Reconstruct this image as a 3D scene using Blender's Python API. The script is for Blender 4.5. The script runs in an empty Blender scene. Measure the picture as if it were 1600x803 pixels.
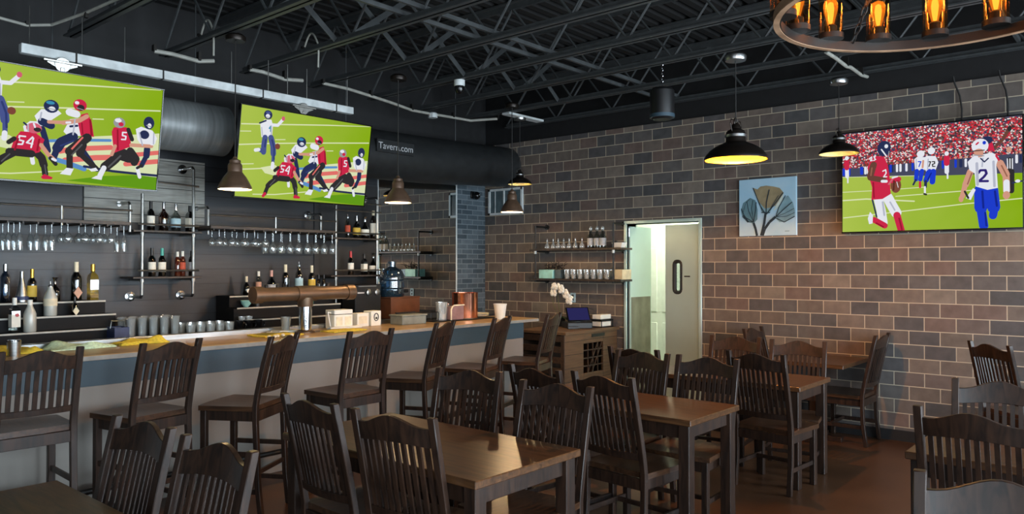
import bpy, bmesh, math, random
from mathutils import Vector, Matrix

random.seed(11)
scene = bpy.context.scene
COL = scene.collection
D = bpy.data
PI = math.pi
R = math.radians


# ------------------------------------------------------------------ materials
def lin(c):
    """sRGB 0-255 to linear"""
    return tuple(((v / 255) / 12.92 if v <= 10 else ((v / 255 + .055) / 1.055) ** 2.4) for v in c)


def new_mat(name):
    m = D.materials.new(name)
    m.use_nodes = True
    nt = m.node_tree
    for n in list(nt.nodes):
        nt.nodes.remove(n)
    out = nt.nodes.new('ShaderNodeOutputMaterial')
    return m, nt, out


def principled(name, rgb, rough=.5, metal=0., vary=.12, scale=(12, 12, 12), bump=0., spec=.5, rgb2=None, trans=0., coat=0.):
    """plain surface with a little procedural mottling"""
    m, nt, out = new_mat(name)
    b = nt.nodes.new('ShaderNodeBsdfPrincipled')
    b.inputs['Roughness'].default_value = rough
    b.inputs['Metallic'].default_value = metal
    b.inputs['Specular IOR Level'].default_value = spec
    b.inputs['Transmission Weight'].default_value = trans
    b.inputs['Coat Weight'].default_value = coat
    tc = nt.nodes.new('ShaderNodeTexCoord')
    mp = nt.nodes.new('ShaderNodeMapping')
    mp.inputs['Scale'].default_value = scale
    nz = nt.nodes.new('ShaderNodeTexNoise')
    nz.inputs['Scale'].default_value = 1
    nz.inputs['Detail'].default_value = 4
    rp = nt.nodes.new('ShaderNodeValToRGB')
    c = lin(rgb)
    c2 = lin(rgb2) if rgb2 else tuple(min(1, v * (1 + 2.2 * vary)) for v in c)
    c1 = c if rgb2 else tuple(v * (1 - vary) for v in c)
    rp.color_ramp.elements[0].position = .32
    rp.color_ramp.elements[1].position = .72
    rp.color_ramp.elements[0].color = (*c1, 1)
    rp.color_ramp.elements[1].color = (*c2, 1)
    L = nt.links.new
    L(tc.outputs['Object'], mp.inputs['Vector'])
    L(mp.outputs['Vector'], nz.inputs['Vector'])
    L(nz.outputs['Fac'], rp.inputs['Fac'])
    L(rp.outputs['Color'], b.inputs['Base Color'])
    if bump:
        bp = nt.nodes.new('ShaderNodeBump')
        bp.inputs['Strength'].default_value = bump
        bp.inputs['Distance'].default_value = .004
        L(nz.outputs['Fac'], bp.inputs['Height'])
        L(bp.outputs['Normal'], b.inputs['Normal'])
    L(b.outputs['BSDF'], out.inputs['Surface'])
    return m


def glass(name, rgb, rough=.03, gloss=.16, body=0., edge=.75):
    """thin-walled glass: see-through tint, fresnel reflection, optional cloudy body"""
    m, nt, out = new_mat(name)
    L = nt.links.new
    tr = nt.nodes.new('ShaderNodeBsdfTransparent')
    tr.inputs['Color'].default_value = (*lin(rgb), 1)
    gl = nt.nodes.new('ShaderNodeBsdfGlossy')
    gl.inputs['Roughness'].default_value = rough
    lw = nt.nodes.new('ShaderNodeLayerWeight')
    lw.inputs['Blend'].default_value = .35
    ma = nt.nodes.new('ShaderNodeMath')
    ma.operation = 'MULTIPLY_ADD'
    ma.inputs[1].default_value = edge
    ma.inputs[2].default_value = gloss
    mx = nt.nodes.new('ShaderNodeMixShader')
    L(lw.outputs['Facing'], ma.inputs[0])
    L(ma.outputs[0], mx.inputs['Fac'])
    src = tr
    if body:
        df = nt.nodes.new('ShaderNodeBsdfDiffuse')
        df.inputs['Color'].default_value = (*lin(rgb), 1)
        m2 = nt.nodes.new('ShaderNodeMixShader')
        m2.inputs['Fac'].default_value = body
        L(tr.outputs[0], m2.inputs[1])
        L(df.outputs[0], m2.inputs[2])
        src = m2
    L(src.outputs[0], mx.inputs[1])
    L(gl.outputs[0], mx.inputs[2])
    L(mx.outputs[0], out.inputs['Surface'])
    return m


def emission(name, rgb, strength=1.):
    m, nt, out = new_mat(name)
    e = nt.nodes.new('ShaderNodeEmission')
    e.inputs['Color'].default_value = (*lin(rgb), 1)
    e.inputs['Strength'].default_value = strength
    nt.links.new(e.outputs[0], out.inputs['Surface'])
    return m


def amber_bulb(name):
    m, nt, out = new_mat(name)
    tr, em, mx = nt.nodes.new('ShaderNodeBsdfTransparent'), nt.nodes.new('ShaderNodeEmission'), nt.nodes.new('ShaderNodeMixShader')
    tr.inputs['Color'].default_value = (*lin((255, 214, 140)), 1)
    em.inputs['Color'].default_value = (*lin((255, 152, 48)), 1)
    em.inputs['Strength'].default_value = 1.2
    mx.inputs['Fac'].default_value = .5
    nt.links.new(tr.outputs[0], mx.inputs[1])
    nt.links.new(em.outputs[0], mx.inputs[2])
    nt.links.new(mx.outputs[0], out.inputs['Surface'])
    return m


def brick_material(name, w, h, mortar, colours, mortar_rgb, axis, off=(0, 0), rough=.75):
    """running-bond bricks laid out in object space; every brick draws its own colour"""
    m, nt, out = new_mat(name)
    N, L = nt.nodes.new, nt.links.new
    tc = N('ShaderNodeTexCoord')
    sp = N('ShaderNodeSeparateXYZ')
    L(tc.outputs['Object'], sp.inputs[0])

    def math_(op, a, b=None, c=None):
        n = N('ShaderNodeMath')
        n.operation = op
        for i, v in enumerate((a, b, c)):
            if v is None:
                continue
            if isinstance(v, (int, float)):
                n.inputs[i].default_value = v
            else:
                L(v, n.inputs[i])
        return n.outputs[0]
    u = math_('ADD', sp.outputs[axis], 40 + off[0])
    v = math_('ADD', sp.outputs[2], off[1])
    rv = math_('DIVIDE', v, h)
    row = math_('FLOOR', rv)
    fv = math_('FRACT', rv)
    par = math_('MODULO', row, 2)
    uu = math_('DIVIDE', math_('MULTIPLY_ADD', par, w / 2, u), w)
    colm = math_('FLOOR', uu)
    fu = math_('FRACT', uu)
    du = math_('MULTIPLY', math_('MINIMUM', fu, math_('SUBTRACT', 1, fu)), w)
    dv = math_('MULTIPLY', math_('MINIMUM', fv, math_('SUBTRACT', 1, fv)), h)
    d = math_('MINIMUM', du, dv)
    mr = N('ShaderNodeMapRange')
    mr.inputs['From Min'].default_value = mortar * .55
    mr.inputs['From Max'].default_value = mortar * .8
    L(d, mr.inputs['Value'])
    cb = N('ShaderNodeCombineXYZ')
    L(colm, cb.inputs[0])
    L(row, cb.inputs[1])
    wn = N('ShaderNodeTexWhiteNoise')
    wn.noise_dimensions = '2D'
    L(cb.outputs[0], wn.inputs['Vector'])
    rp = N('ShaderNodeValToRGB')
    rp.color_ramp.interpolation = 'CONSTANT'
    els = rp.color_ramp.elements
    while len(els) < len(colours):
        els.new(.5)
    for i, c in enumerate(colours):
        els[i].position = i / len(colours)
        els[i].color = (*lin(c), 1)
    L(wn.outputs['Value'], rp.inputs['Fac'])
    nz = N('ShaderNodeTexNoise')
    nz.inputs['Scale'].default_value = 9
    nz.inputs['Detail'].default_value = 6
    L(tc.outputs['Object'], nz.inputs['Vector'])
    mul = N('ShaderNodeMix')
    mul.data_type = 'RGBA'
    mul.blend_type = 'OVERLAY'
    mul.inputs['Factor'].default_value = .4
    L(rp.outputs['Color'], mul.inputs[6])
    L(nz.outputs['Fac'], mul.inputs[7])
    mx = N('ShaderNodeMix')
    mx.data_type = 'RGBA'
    mx.inputs[6].default_value = (*lin(mortar_rgb), 1)
    L(mr.outputs[0], mx.inputs['Factor'])
    L(mul.outputs[2], mx.inputs[7])
    b = N('ShaderNodeBsdfPrincipled')
    b.inputs['Roughness'].default_value = rough
    b.inputs['Specular IOR Level'].default_value = .3
    L(mx.outputs[2], b.inputs['Base Color'])
    bp = N('ShaderNodeBump')
    bp.inputs['Strength'].default_value = .4
    bp.inputs['Distance'].default_value = .004
    hh = math_('MULTIPLY_ADD', nz.outputs['Fac'], .35, mr.outputs[0])
    L(hh, bp.inputs['Height'])
    L(bp.outputs['Normal'], b.inputs['Normal'])
    L(b.outputs[0], out.inputs['Surface'])
    return m


def plank_material(name, rgb, rgb2, pitch, axis=2, groove=.006, rough=.5, grain=(2, 2, 40), gap_rgb=(5, 5, 5)):
    """boards of one pitch along an object axis with a dark groove and grain"""
    m, nt, out = new_mat(name)
    N, L = nt.nodes.new, nt.links.new
    tc = N('ShaderNodeTexCoord')
    sp = N('ShaderNodeSeparateXYZ')
    L(tc.outputs['Object'], sp.inputs[0])
    a = N('ShaderNodeMath'); a.operation = 'ADD'; a.inputs[1].default_value = 40
    L(sp.outputs[axis], a.inputs[0])
    dv = N('ShaderNodeMath'); dv.operation = 'DIVIDE'; dv.inputs[1].default_value = pitch
    L(a.outputs[0], dv.inputs[0])
    fl = N('ShaderNodeMath'); fl.operation = 'FLOOR'
    L(dv.outputs[0], fl.inputs[0])
    fr = N('ShaderNodeMath'); fr.operation = 'FRACT'
    L(dv.outputs[0], fr.inputs[0])
    st = N('ShaderNodeMath'); st.operation = 'GREATER_THAN'; st.inputs[1].default_value = groove / pitch
    L(fr.outputs[0], st.inputs[0])
    wn = N('ShaderNodeTexWhiteNoise'); wn.noise_dimensions = '1D'
    L(fl.outputs[0], wn.inputs['W'])
    mp = N('ShaderNodeMapping'); mp.inputs['Scale'].default_value = grain
    L(tc.outputs['Object'], mp.inputs['Vector'])
    nz = N('ShaderNodeTexNoise'); nz.inputs['Scale'].default_value = 1; nz.inputs['Detail'].default_value = 5
    L(mp.outputs[0], nz.inputs['Vector'])
    ad = N('ShaderNodeMath'); ad.operation = 'MULTIPLY_ADD'; ad.inputs[1].default_value = .35
    L(wn.outputs['Value'], ad.inputs[0]); L(nz.outputs['Fac'], ad.inputs[2])
    rp = N('ShaderNodeValToRGB')
    rp.color_ramp.elements[0].position = .35; rp.color_ramp.elements[1].position = .95
    rp.color_ramp.elements[0].color = (*lin(rgb), 1); rp.color_ramp.elements[1].color = (*lin(rgb2), 1)
    L(ad.outputs[0], rp.inputs['Fac'])
    mx = N('ShaderNodeMix'); mx.data_type = 'RGBA'
    mx.inputs[6].default_value = (*lin(gap_rgb), 1)
    L(st.outputs[0], mx.inputs['Factor']); L(rp.outputs['Color'], mx.inputs[7])
    b = N('ShaderNodeBsdfPrincipled'); b.inputs['Roughness'].default_value = rough
    L(mx.outputs[2], b.inputs['Base Color'])
    bp = N('ShaderNodeBump'); bp.inputs['Strength'].default_value = .4; bp.inputs['Distance'].default_value = .004
    L(st.outputs[0], bp.inputs['Height']); L(bp.outputs[0], b.inputs['Normal'])
    L(b.outputs[0], out.inputs['Surface'])
    return m


def wood(name, dark, light, grain=(26, 26, 3), rough=.34, coat=.0, spec=.5):
    m, nt, out = new_mat(name)
    N, L = nt.nodes.new, nt.links.new
    tc = N('ShaderNodeTexCoord')
    mp = N('ShaderNodeMapping'); mp.inputs['Scale'].default_value = grain
    L(tc.outputs['Object'], mp.inputs['Vector'])
    nz = N('ShaderNodeTexNoise'); nz.inputs['Scale'].default_value = 1; nz.inputs['Detail'].default_value = 6
    nz.inputs['Distortion'].default_value = 1.2
    L(mp.outputs[0], nz.inputs['Vector'])
    rp = N('ShaderNodeValToRGB')
    rp.color_ramp.elements[0].position = .34; rp.color_ramp.elements[1].position = .7
    rp.color_ramp.elements[0].color = (*lin(dark), 1); rp.color_ramp.elements[1].color = (*lin(light), 1)
    L(nz.outputs['Fac'], rp.inputs['Fac'])
    b = N('ShaderNodeBsdfPrincipled'); b.inputs['Roughness'].default_value = rough
    b.inputs['Coat Weight'].default_value = coat
    b.inputs['Coat Roughness'].default_value = .27
    b.inputs['Specular IOR Level'].default_value = spec
    L(rp.outputs['Color'], b.inputs['Base Color'])
    bp = N('ShaderNodeBump'); bp.inputs['Strength'].default_value = .15; bp.inputs['Distance'].default_value = .002
    L(nz.outputs['Fac'], bp.inputs['Height']); L(bp.outputs[0], b.inputs['Normal'])
    L(b.outputs[0], out.inputs['Surface'])
    return m


BRICKS = [(94, 90, 88), (106, 96, 88), (102, 93, 87), (80, 79, 79), (114, 102, 93), (102, 91, 86), (88, 85, 84), (110, 99, 91),
          (108, 92, 85), (97, 92, 89), (122, 111, 101), (84, 81, 81)]
M = dict(
    brick=brick_material('brick', .26, .13, .0056, BRICKS, (186, 172, 150), 1, (.637, 0)),
    painted_brick=brick_material('painted_brick', .21, .067, .008, [(70, 82, 90), (86, 98, 106), (60, 72, 80), (78, 90, 98)], (112, 122, 128), 0, (.05, 0), .6),
    shiplap=plank_material('shiplap', (29, 31, 34), (42, 45, 49), .145, 2, .005, .42, (3, 3, 30)),
    old_board=plank_material('weathered_boards', (118, 118, 112), (170, 170, 162), .13, 2, .006, .6, (5, 5, 60)),
    black_paint=principled('black_paint', (26, 26, 27), .6),
    joist_paint=principled('dark_joist_paint', (64, 67, 68), .45, spec=.4),
    deck_paint=principled('dark_deck_paint', (16, 16, 16), .8),
    floor=principled('stained_concrete', (66, 44, 29), .32, rgb2=(88, 60, 40), scale=(1.6, 1.6, 1.6), bump=.08),
    plaster=principled('plaster', (84, 80, 76), .8),
    corridor_paint=principled('corridor_paint', (212, 220, 206), .7, vary=.03),
    corridor_tile=principled('corridor_tile', (150, 146, 132), .4),
    chair_wood=wood('dark_stained_wood', (28, 18, 13), (56, 37, 26), rough=.5, spec=.3, coat=.34),
    seat_wood=wood('seat_wood', (44, 29, 20), (78, 52, 34), (30, 4, 30), .3),
    table_wood=wood('table_wood', (58, 38, 24), (98, 66, 40), (34, 3, 34), .3, .15),
    rustic_wood=plank_material('rustic_planks', (66, 48, 32), (104, 78, 52), .15, 2, .005, .6, (3, 30, 40)),
    crate_wood=wood('crate_wood', (44, 32, 22), (72, 52, 36), (4, 30, 30), .6),
    barrel_wood=wood('barrel_wood', (138, 106, 80), (190, 152, 120), (6, 6, 60), .6),
    shelf_wood=wood('shelf_wood', (40, 33, 28), (66, 56, 48), (3, 30, 30), .5),
    counter=principled('sand_stone', (160, 128, 84), .38, rgb2=(186, 154, 106), scale=(7, 7, 7), coat=.08),
    counter_edge_shade=principled('counter_edge_shade', (150, 146, 138), .4),  # grey tone of the slab edge in shade, set as a colour
    band=principled('blue_grey_paint', (54, 74, 86), .45, scale=(1, 1, 4)),
    panel=principled('pale_grey_panel', (136, 131, 124), .45, vary=.06, scale=(1.2, 1.2, 1.2)),
    steel=principled('brushed_steel', (170, 172, 172), .3, 1., scale=(3, 3, 60)),
    duct=principled('galvanised_duct', (128, 132, 132), .42, .35, scale=(40, 2, 2)),
    black_duct=principled('black_duct', (36, 38, 39), .42, .1),
    chrome=principled('chrome', (190, 192, 194), .14, 1.),
    pipe=principled('galvanised_pipe', (150, 150, 146), .34, 1.),
    dark_pipe=principled('black_iron_pipe', (52, 50, 48), .4, .7),
    copper=principled('copper_pipe', (112, 90, 70), .45, .7, rgb2=(94, 76, 60)),
    polished_copper=principled('polished_copper', (232, 160, 130), .2, 1.),
    bronze=principled('bronze_shade', (96, 74, 58), .4, .3),
    dark_shade=principled('dark_shade', (36, 30, 26), .35, .6),
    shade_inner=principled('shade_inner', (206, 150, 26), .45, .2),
    shade_pale=principled('shade_pale_inner', (214, 204, 150), .5),
    shade_white=principled('shade_white_inner', (236, 226, 204), .5),
    cord=principled('black_cord', (22, 20, 18), .6),
    black=principled('black_plastic', (20, 20, 21), .4),
    black_gloss=principled('black_gloss', (14, 14, 15), .16),
    step_black=principled('black_step', (16, 16, 17), .6, spec=.2),
    mat_rubber=principled('black_rubber', (24, 24, 25), .7),
    step_edge=principled('pale_step_edge', (176, 172, 160), .4),
    white_metal=principled('white_painted_metal', (200, 206, 206), .4),
    conduit=principled('grey_conduit', (150, 150, 142), .5),
    white=principled('white_plastic', (226, 224, 214), .5, vary=.03),
    paper=principled('white_paper', (232, 228, 214), .8, vary=.04),
    beige=principled('beige_card', (190, 178, 144), .7),
    teal=principled('pale_teal', (150, 206, 198), .5),
    grey_bin=principled('grey_bin', (128, 130, 118), .5),
    yellow_cloth=principled('yellow_cloth', (214, 190, 62), .9, bump=.5, scale=(60, 60, 60)),
    mint_cloth=principled('pale_mint_cloth', (204, 228, 192), .9, bump=.5, scale=(60, 60, 60)),
    pinkish=principled('dusty_pink', (150, 116, 112), .5),
    brown_box=principled('brown_box', (104, 62, 38), .6),
    leaf=principled('dark_leaf', (40, 56, 34), .5),
    stem=principled('plant_stem', (86, 90, 50), .6),
    petal=principled('white_petal', (236, 230, 220), .6),
    twig=principled('dark_twig', (36, 28, 24), .8),
    mirror=principled('mirror_silver', (214, 220, 220), .015, 1., vary=0),
    door_leaf=principled('satin_door', (190, 212, 206), .34, .35, vary=.04, scale=(2, 2, 2)),
    kick=principled('scuffed_steel', (150, 146, 132), .4, .6, rgb2=(112, 108, 96), scale=(6, 6, 4)),
    rubber=principled('door_gasket', (34, 34, 34), .6),
    red=principled('red_plastic', (176, 40, 44), .4),
    navy=principled('navy_label', (44, 56, 92), .5),
    gold=principled('gold_foil', (196, 158, 66), .3, .8),
    cream=principled('cream_label', (224, 212, 182), .7),
    yellow=principled('yellow_label', (214, 178, 70), .7),
    pink=principled('pink_label', (208, 160, 136), .7),
    redlabel=principled('red_label', (186, 78, 52), .7),
    silverlabel=principled('silver_label', (170, 172, 174), .5),
    paleblue=principled('pale_blue_label', (168, 200, 208), .7),
    tealcap=principled('teal_cap', (70, 160, 148), .5),
    pinkcap=principled('pink_cap', (196, 150, 140), .5),
    canvas_blue=principled('canvas_blue', (160, 200, 222), .8, rgb2=(186, 212, 226), scale=(3, 3, 3)),
    art_dark=principled('art_dark_ink', (34, 48, 56), .8),
    art_tan=principled('art_tan', (148, 132, 100), .8),
    art_teal=principled('art_teal', (96, 128, 136), .8),
    art_pale=principled('art_pale', (196, 206, 196), .8),
    art_mid=principled('art_blue_grey', (126, 156, 164), .8),
    window_glass=glass('window_glass', (236, 240, 240), .02, .06),
    dim_glass=principled('dim_window_pane', (84, 98, 102), .2),
    glass=glass('clear_glass', (240, 244, 244), .08, .16, .26),
    stem_glass=glass('stemware_glass', (232, 238, 240), .06, .14, .07),
    cup=glass('cloudy_plastic', (200, 204, 200), .2, .1, .35),
    clear=glass('bottle_clear', (206, 212, 208), .04, .12),
    clearblue=glass('bottle_blue', (120, 150, 176), .04, .16),
    milky=glass('bottle_frosted', (206, 208, 198), .3, .08, .8),
    darkgreen=glass('bottle_green', (34, 50, 34), .05, .10),
    darkbrown=glass('bottle_brown', (52, 34, 22), .05, .10),
    amber=glass('bottle_amber', (130, 82, 44), .05, .10),
    redamber=glass('bottle_red_amber', (140, 58, 30), .05, .10, .25),
    yellowglass=glass('bottle_yellow', (196, 172, 76), .05, .12, .25),
    blackglass=glass('bottle_black', (16, 16, 16), .05, .12),
    water=glass('water_jug_blue', (92, 130, 156), .06, .14, .1),
    jar=glass('lamp_jar', (250, 240, 226), .03, .03, 0., .32),
    bulb=amber_bulb('amber_bulb_glass'),
    filament=emission('bulb_filament', (255, 228, 130), 3.2),
    bar_bulb=emission('bar_bulb', (255, 226, 178), 9.),
    dome_bulb=emission('dome_bulb', (255, 208, 110), 12.),
    pos_screen=emission('till_screen', (58, 56, 116), .55),
    fixture=emission('corridor_lamp', (255, 244, 214), 3.),
)
LABEL = dict(none=None, navylabel=M['navy'], yellow=M['yellow'], pinklabel=M['pink'], cream=M['cream'], white=M['paper'],
             paleblue=M['paleblue'], redlabel=M['redlabel'], silverlabel=M['silverlabel'])
CAP = dict(silver=M['chrome'], steel=M['steel'], gold=M['gold'], cream=M['cream'], black=M['black'], white=M['white'],
           teal=M['tealcap'], pinkcap=M['pinkcap'], redcap=M['red'])
BODY = dict(clearblue=M['clearblue'], steel=M['steel'], black=M['blackglass'], yellowglass=M['yellowglass'], milky=M['milky'],
            clear=M['clear'], darkgreen=M['darkgreen'], amber=M['amber'], darkbrown=M['darkbrown'], redamber=M['redamber'])


# ------------------------------------------------------------------ mesh helpers
class MB:
    """collects shapes and links them as one mesh object"""

    def __init__(self):
        self.v, self.f, self.m = [], [], []

    def add(self, vs, fs, mi=0):
        o = len(self.v)
        self.v += [tuple(p) for p in vs]
        self.f += [[i + o for i in f] for f in fs]
        self.m += [mi] * len(fs)
        return self

    def box(self, c, s, rot=None, mi=0):
        c = Vector(c)
        P = []
        for dx in (-.5, .5):
            for dy in (-.5, .5):
                for dz in (-.5, .5):
                    p = Vector((dx * s[0], dy * s[1], dz * s[2]))
                    P.append(c + (rot @ p if rot else p))
        return self.add(P, [[0, 1, 3, 2], [4, 6, 7, 5], [0, 4, 5, 1], [2, 3, 7, 6], [0, 2, 6, 4], [1, 5, 7, 3]], mi)

    def span(self, a, b, mi=0):
        return self.box([(a[i] + b[i]) / 2 for i in range(3)], [abs(b[i] - a[i]) for i in range(3)], None, mi)

    def lathe(self, prof, c=(0, 0, 0), n=16, rot=None, mi=0, ph=0., cap=True):
        c = Vector(c)
        P, F = [], []
        for r, z in prof:
            for k in range(n):
                a = 2 * PI * k / n + ph
                p = Vector((r * math.cos(a), r * math.sin(a), z))
                P.append(c + (rot @ p if rot else p))
        for i in range(len(prof) - 1):
            for k in range(n):
                k2 = (k + 1) % n
                F.append([i * n + k, i * n + k2, (i + 1) * n + k2, (i + 1) * n + k])
        if cap:
            if prof[0][0] > 1e-5:
                F.append(list(range(n))[::-1])
            if prof[-1][0] > 1e-5:
                F.append([(len(prof) - 1) * n + k for k in range(n)])
        return self.add(P, F, mi)

    def tube(self, pts, r, n=8, mi=0, closed=False):
        pts = [Vector(p) for p in pts]
        P, F = [], []
        N = len(pts)
        up = None
        for i, p in enumerate(pts):
            if closed:
                t = (pts[(i + 1) % N] - pts[i - 1]).normalized()
            else:
                t = (pts[min(i + 1, N - 1)] - pts[max(i - 1, 0)]).normalized()
            if up is None:
                up = Vector((0, 0, 1)) if abs(t.z) < .9 else Vector((1, 0, 0))
            a = t.cross(up).normalized()
            b = a.cross(t).normalized()
            up = b
            rr = r[i] if isinstance(r, (list, tuple)) else r
            for k in range(n):
                g = 2 * PI * k / n
                P.append(p + rr * (math.cos(g) * a + math.sin(g) * b))
        for i in range(N if closed else N - 1):
            j = (i + 1) % N
            for k in range(n):
                k2 = (k + 1) % n
                F.append([i * n + k, i * n + k2, j * n + k2, j * n + k])
        if not closed:
            F.append(list(range(n))[::-1])
            F.append([(N - 1) * n + k for k in range(n)])
        return self.add(P, F, mi)

    def loft(self, rings, mi=0):
        n = len(rings[0])
        P = [p for r in rings for p in r]
        F = []
        for i in range(len(rings) - 1):
            for k in range(n):
                k2 = (k + 1) % n
                F.append([i * n + k, i * n + k2, (i + 1) * n + k2, (i + 1) * n + k])
        F.append(list(range(n))[::-1])
        F.append([(len(rings) - 1) * n + k for k in range(n)])
        return self.add(P, F, mi)

    def bar(self, a, b, w, h, mi=0):
        """rectangular bar between two points, w sideways, h upward"""
        a, b = Vector(a), Vector(b)
        t = (b - a).normalized()
        up = Vector((0, 0, 1)) if abs(t.z) < .95 else Vector((0, 1, 0))
        s = t.cross(up).normalized()
        u = s.cross(t).normalized()
        ring = lambda p: [p - s * w / 2 - u * h / 2, p + s * w / 2 - u * h / 2, p + s * w / 2 + u * h / 2, p - s * w / 2 + u * h / 2]
        return self.loft([ring(a), ring(b)], mi)

    def ball(self, c, r, n=10, mi=0, sq=(1, 1, 1)):
        prof = []
        P, F = [], []
        m = max(4, n // 2)
        for i in range(m + 1):
            t = PI * i / m
            for k in range(n):
                a = 2 * PI * k / n
                P.append((c[0] + r * sq[0] * math.sin(t) * math.cos(a), c[1] + r * sq[1] * math.sin(t) * math.sin(a), c[2] - r * sq[2] * math.cos(t)))
        for i in range(m):
            for k in range(n):
                k2 = (k + 1) % n
                F.append([i * n + k, i * n + k2, (i + 1) * n + k2, (i + 1) * n + k])
        return self.add(P, F, mi)

    def build(self, name, mats, parent=None, loc=None, bevel=0., smooth=35):
        me = D.meshes.new(name)
        me.from_pydata(self.v, [], self.f)
        if not isinstance(mats, (list, tuple)):
            mats = [mats]
        for m in mats:
            me.materials.append(m)
        if len(mats) > 1:
            me.polygons.foreach_set('material_index', self.m)
        me.validate()
        bm = bmesh.new()
        bm.from_mesh(me)
        bmesh.ops.recalc_face_normals(bm, faces=bm.faces)
        bm.to_mesh(me)
        bm.free()
        if smooth:
            me.polygons.foreach_set('use_smooth', [True] * len(me.polygons))
            me.set_sharp_from_angle(angle=R(smooth))
        o = D.objects.new(name, me)
        COL.objects.link(o)
        if parent:
            o.parent = parent
        if loc:
            o.location = loc
        if bevel:
            b = o.modifiers.new('edge', 'BEVEL')
            b.width = bevel
            b.segments = 1
            b.limit_method = 'ANGLE'
        return o


def box(name, a, b, m, parent=None, bevel=0.):
    return MB().span(a, b).build(name, m, parent, None, bevel)


def tag(o, label=None, cat=None, group=None, kind=None):
    for k, v in (('label', label), ('category', cat), ('group', group), ('kind', kind)):
        if v:
            o[k] = v
    return o


def thing(name, label, cat, loc=(0, 0, 0), rz=0., group=None):
    o = D.objects.new(name, None)
    o.empty_display_size = .1
    COL.objects.link(o)
    o.location = loc
    o.rotation_euler = (0, 0, rz)
    return tag(o, label, cat, group)


def dup(root, loc, rz=0., label=None, group=None):
    r = root.copy()
    COL.objects.link(r)
    r.location = loc
    r.rotation_euler = (0, 0, rz)
    if label:
        r['label'] = label
    if group:
        r['group'] = group
    for ch in list(root.children):
        c = ch.copy()
        COL.objects.link(c)
        c.parent = r
        for g in list(ch.children):
            d = g.copy()
            COL.objects.link(d)
            d.parent = c
    return r


def struct(o):
    o['kind'] = 'structure'
    return o


def lamp(name, kind, loc, energy, rgb, size=.05, parent=None, rot=(0, 0, 0), size_y=None, spot=None):
    l = D.lights.new(name, kind)
    l.energy = energy
    l.color = lin(rgb)
    if kind == 'AREA':
        l.shape = 'RECTANGLE'
        l.size = size
        l.size_y = size_y or size
    elif kind == 'SUN':
        l.angle = size
    else:
        l.shadow_soft_size = size
    if spot:
        l.spot_size = spot
        l.spot_blend = .4
    o = D.objects.new(name, l)
    COL.objects.link(o)
    o.location = loc
    o.rotation_euler = rot
    if parent:
        o.parent = parent
    return o


def text_mesh(name, body, size, m, parent, loc, rot, extrude=.001):
    c = D.curves.new(name, 'FONT')
    c.body = body
    c.size = size
    c.extrude = extrude
    c.align_x = 'CENTER'
    c.align_y = 'CENTER'
    t = D.objects.new(name, c)
    COL.objects.link(t)
    dg = bpy.context.evaluated_depsgraph_get()
    me = D.meshes.new_from_object(t.evaluated_get(dg))
    D.objects.remove(t)
    me.materials.clear()
    me.materials.append(m)
    o = D.objects.new(name, me)
    COL.objects.link(o)
    o.parent = parent
    o.location = loc
    o.rotation_euler = rot
    return o


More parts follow.
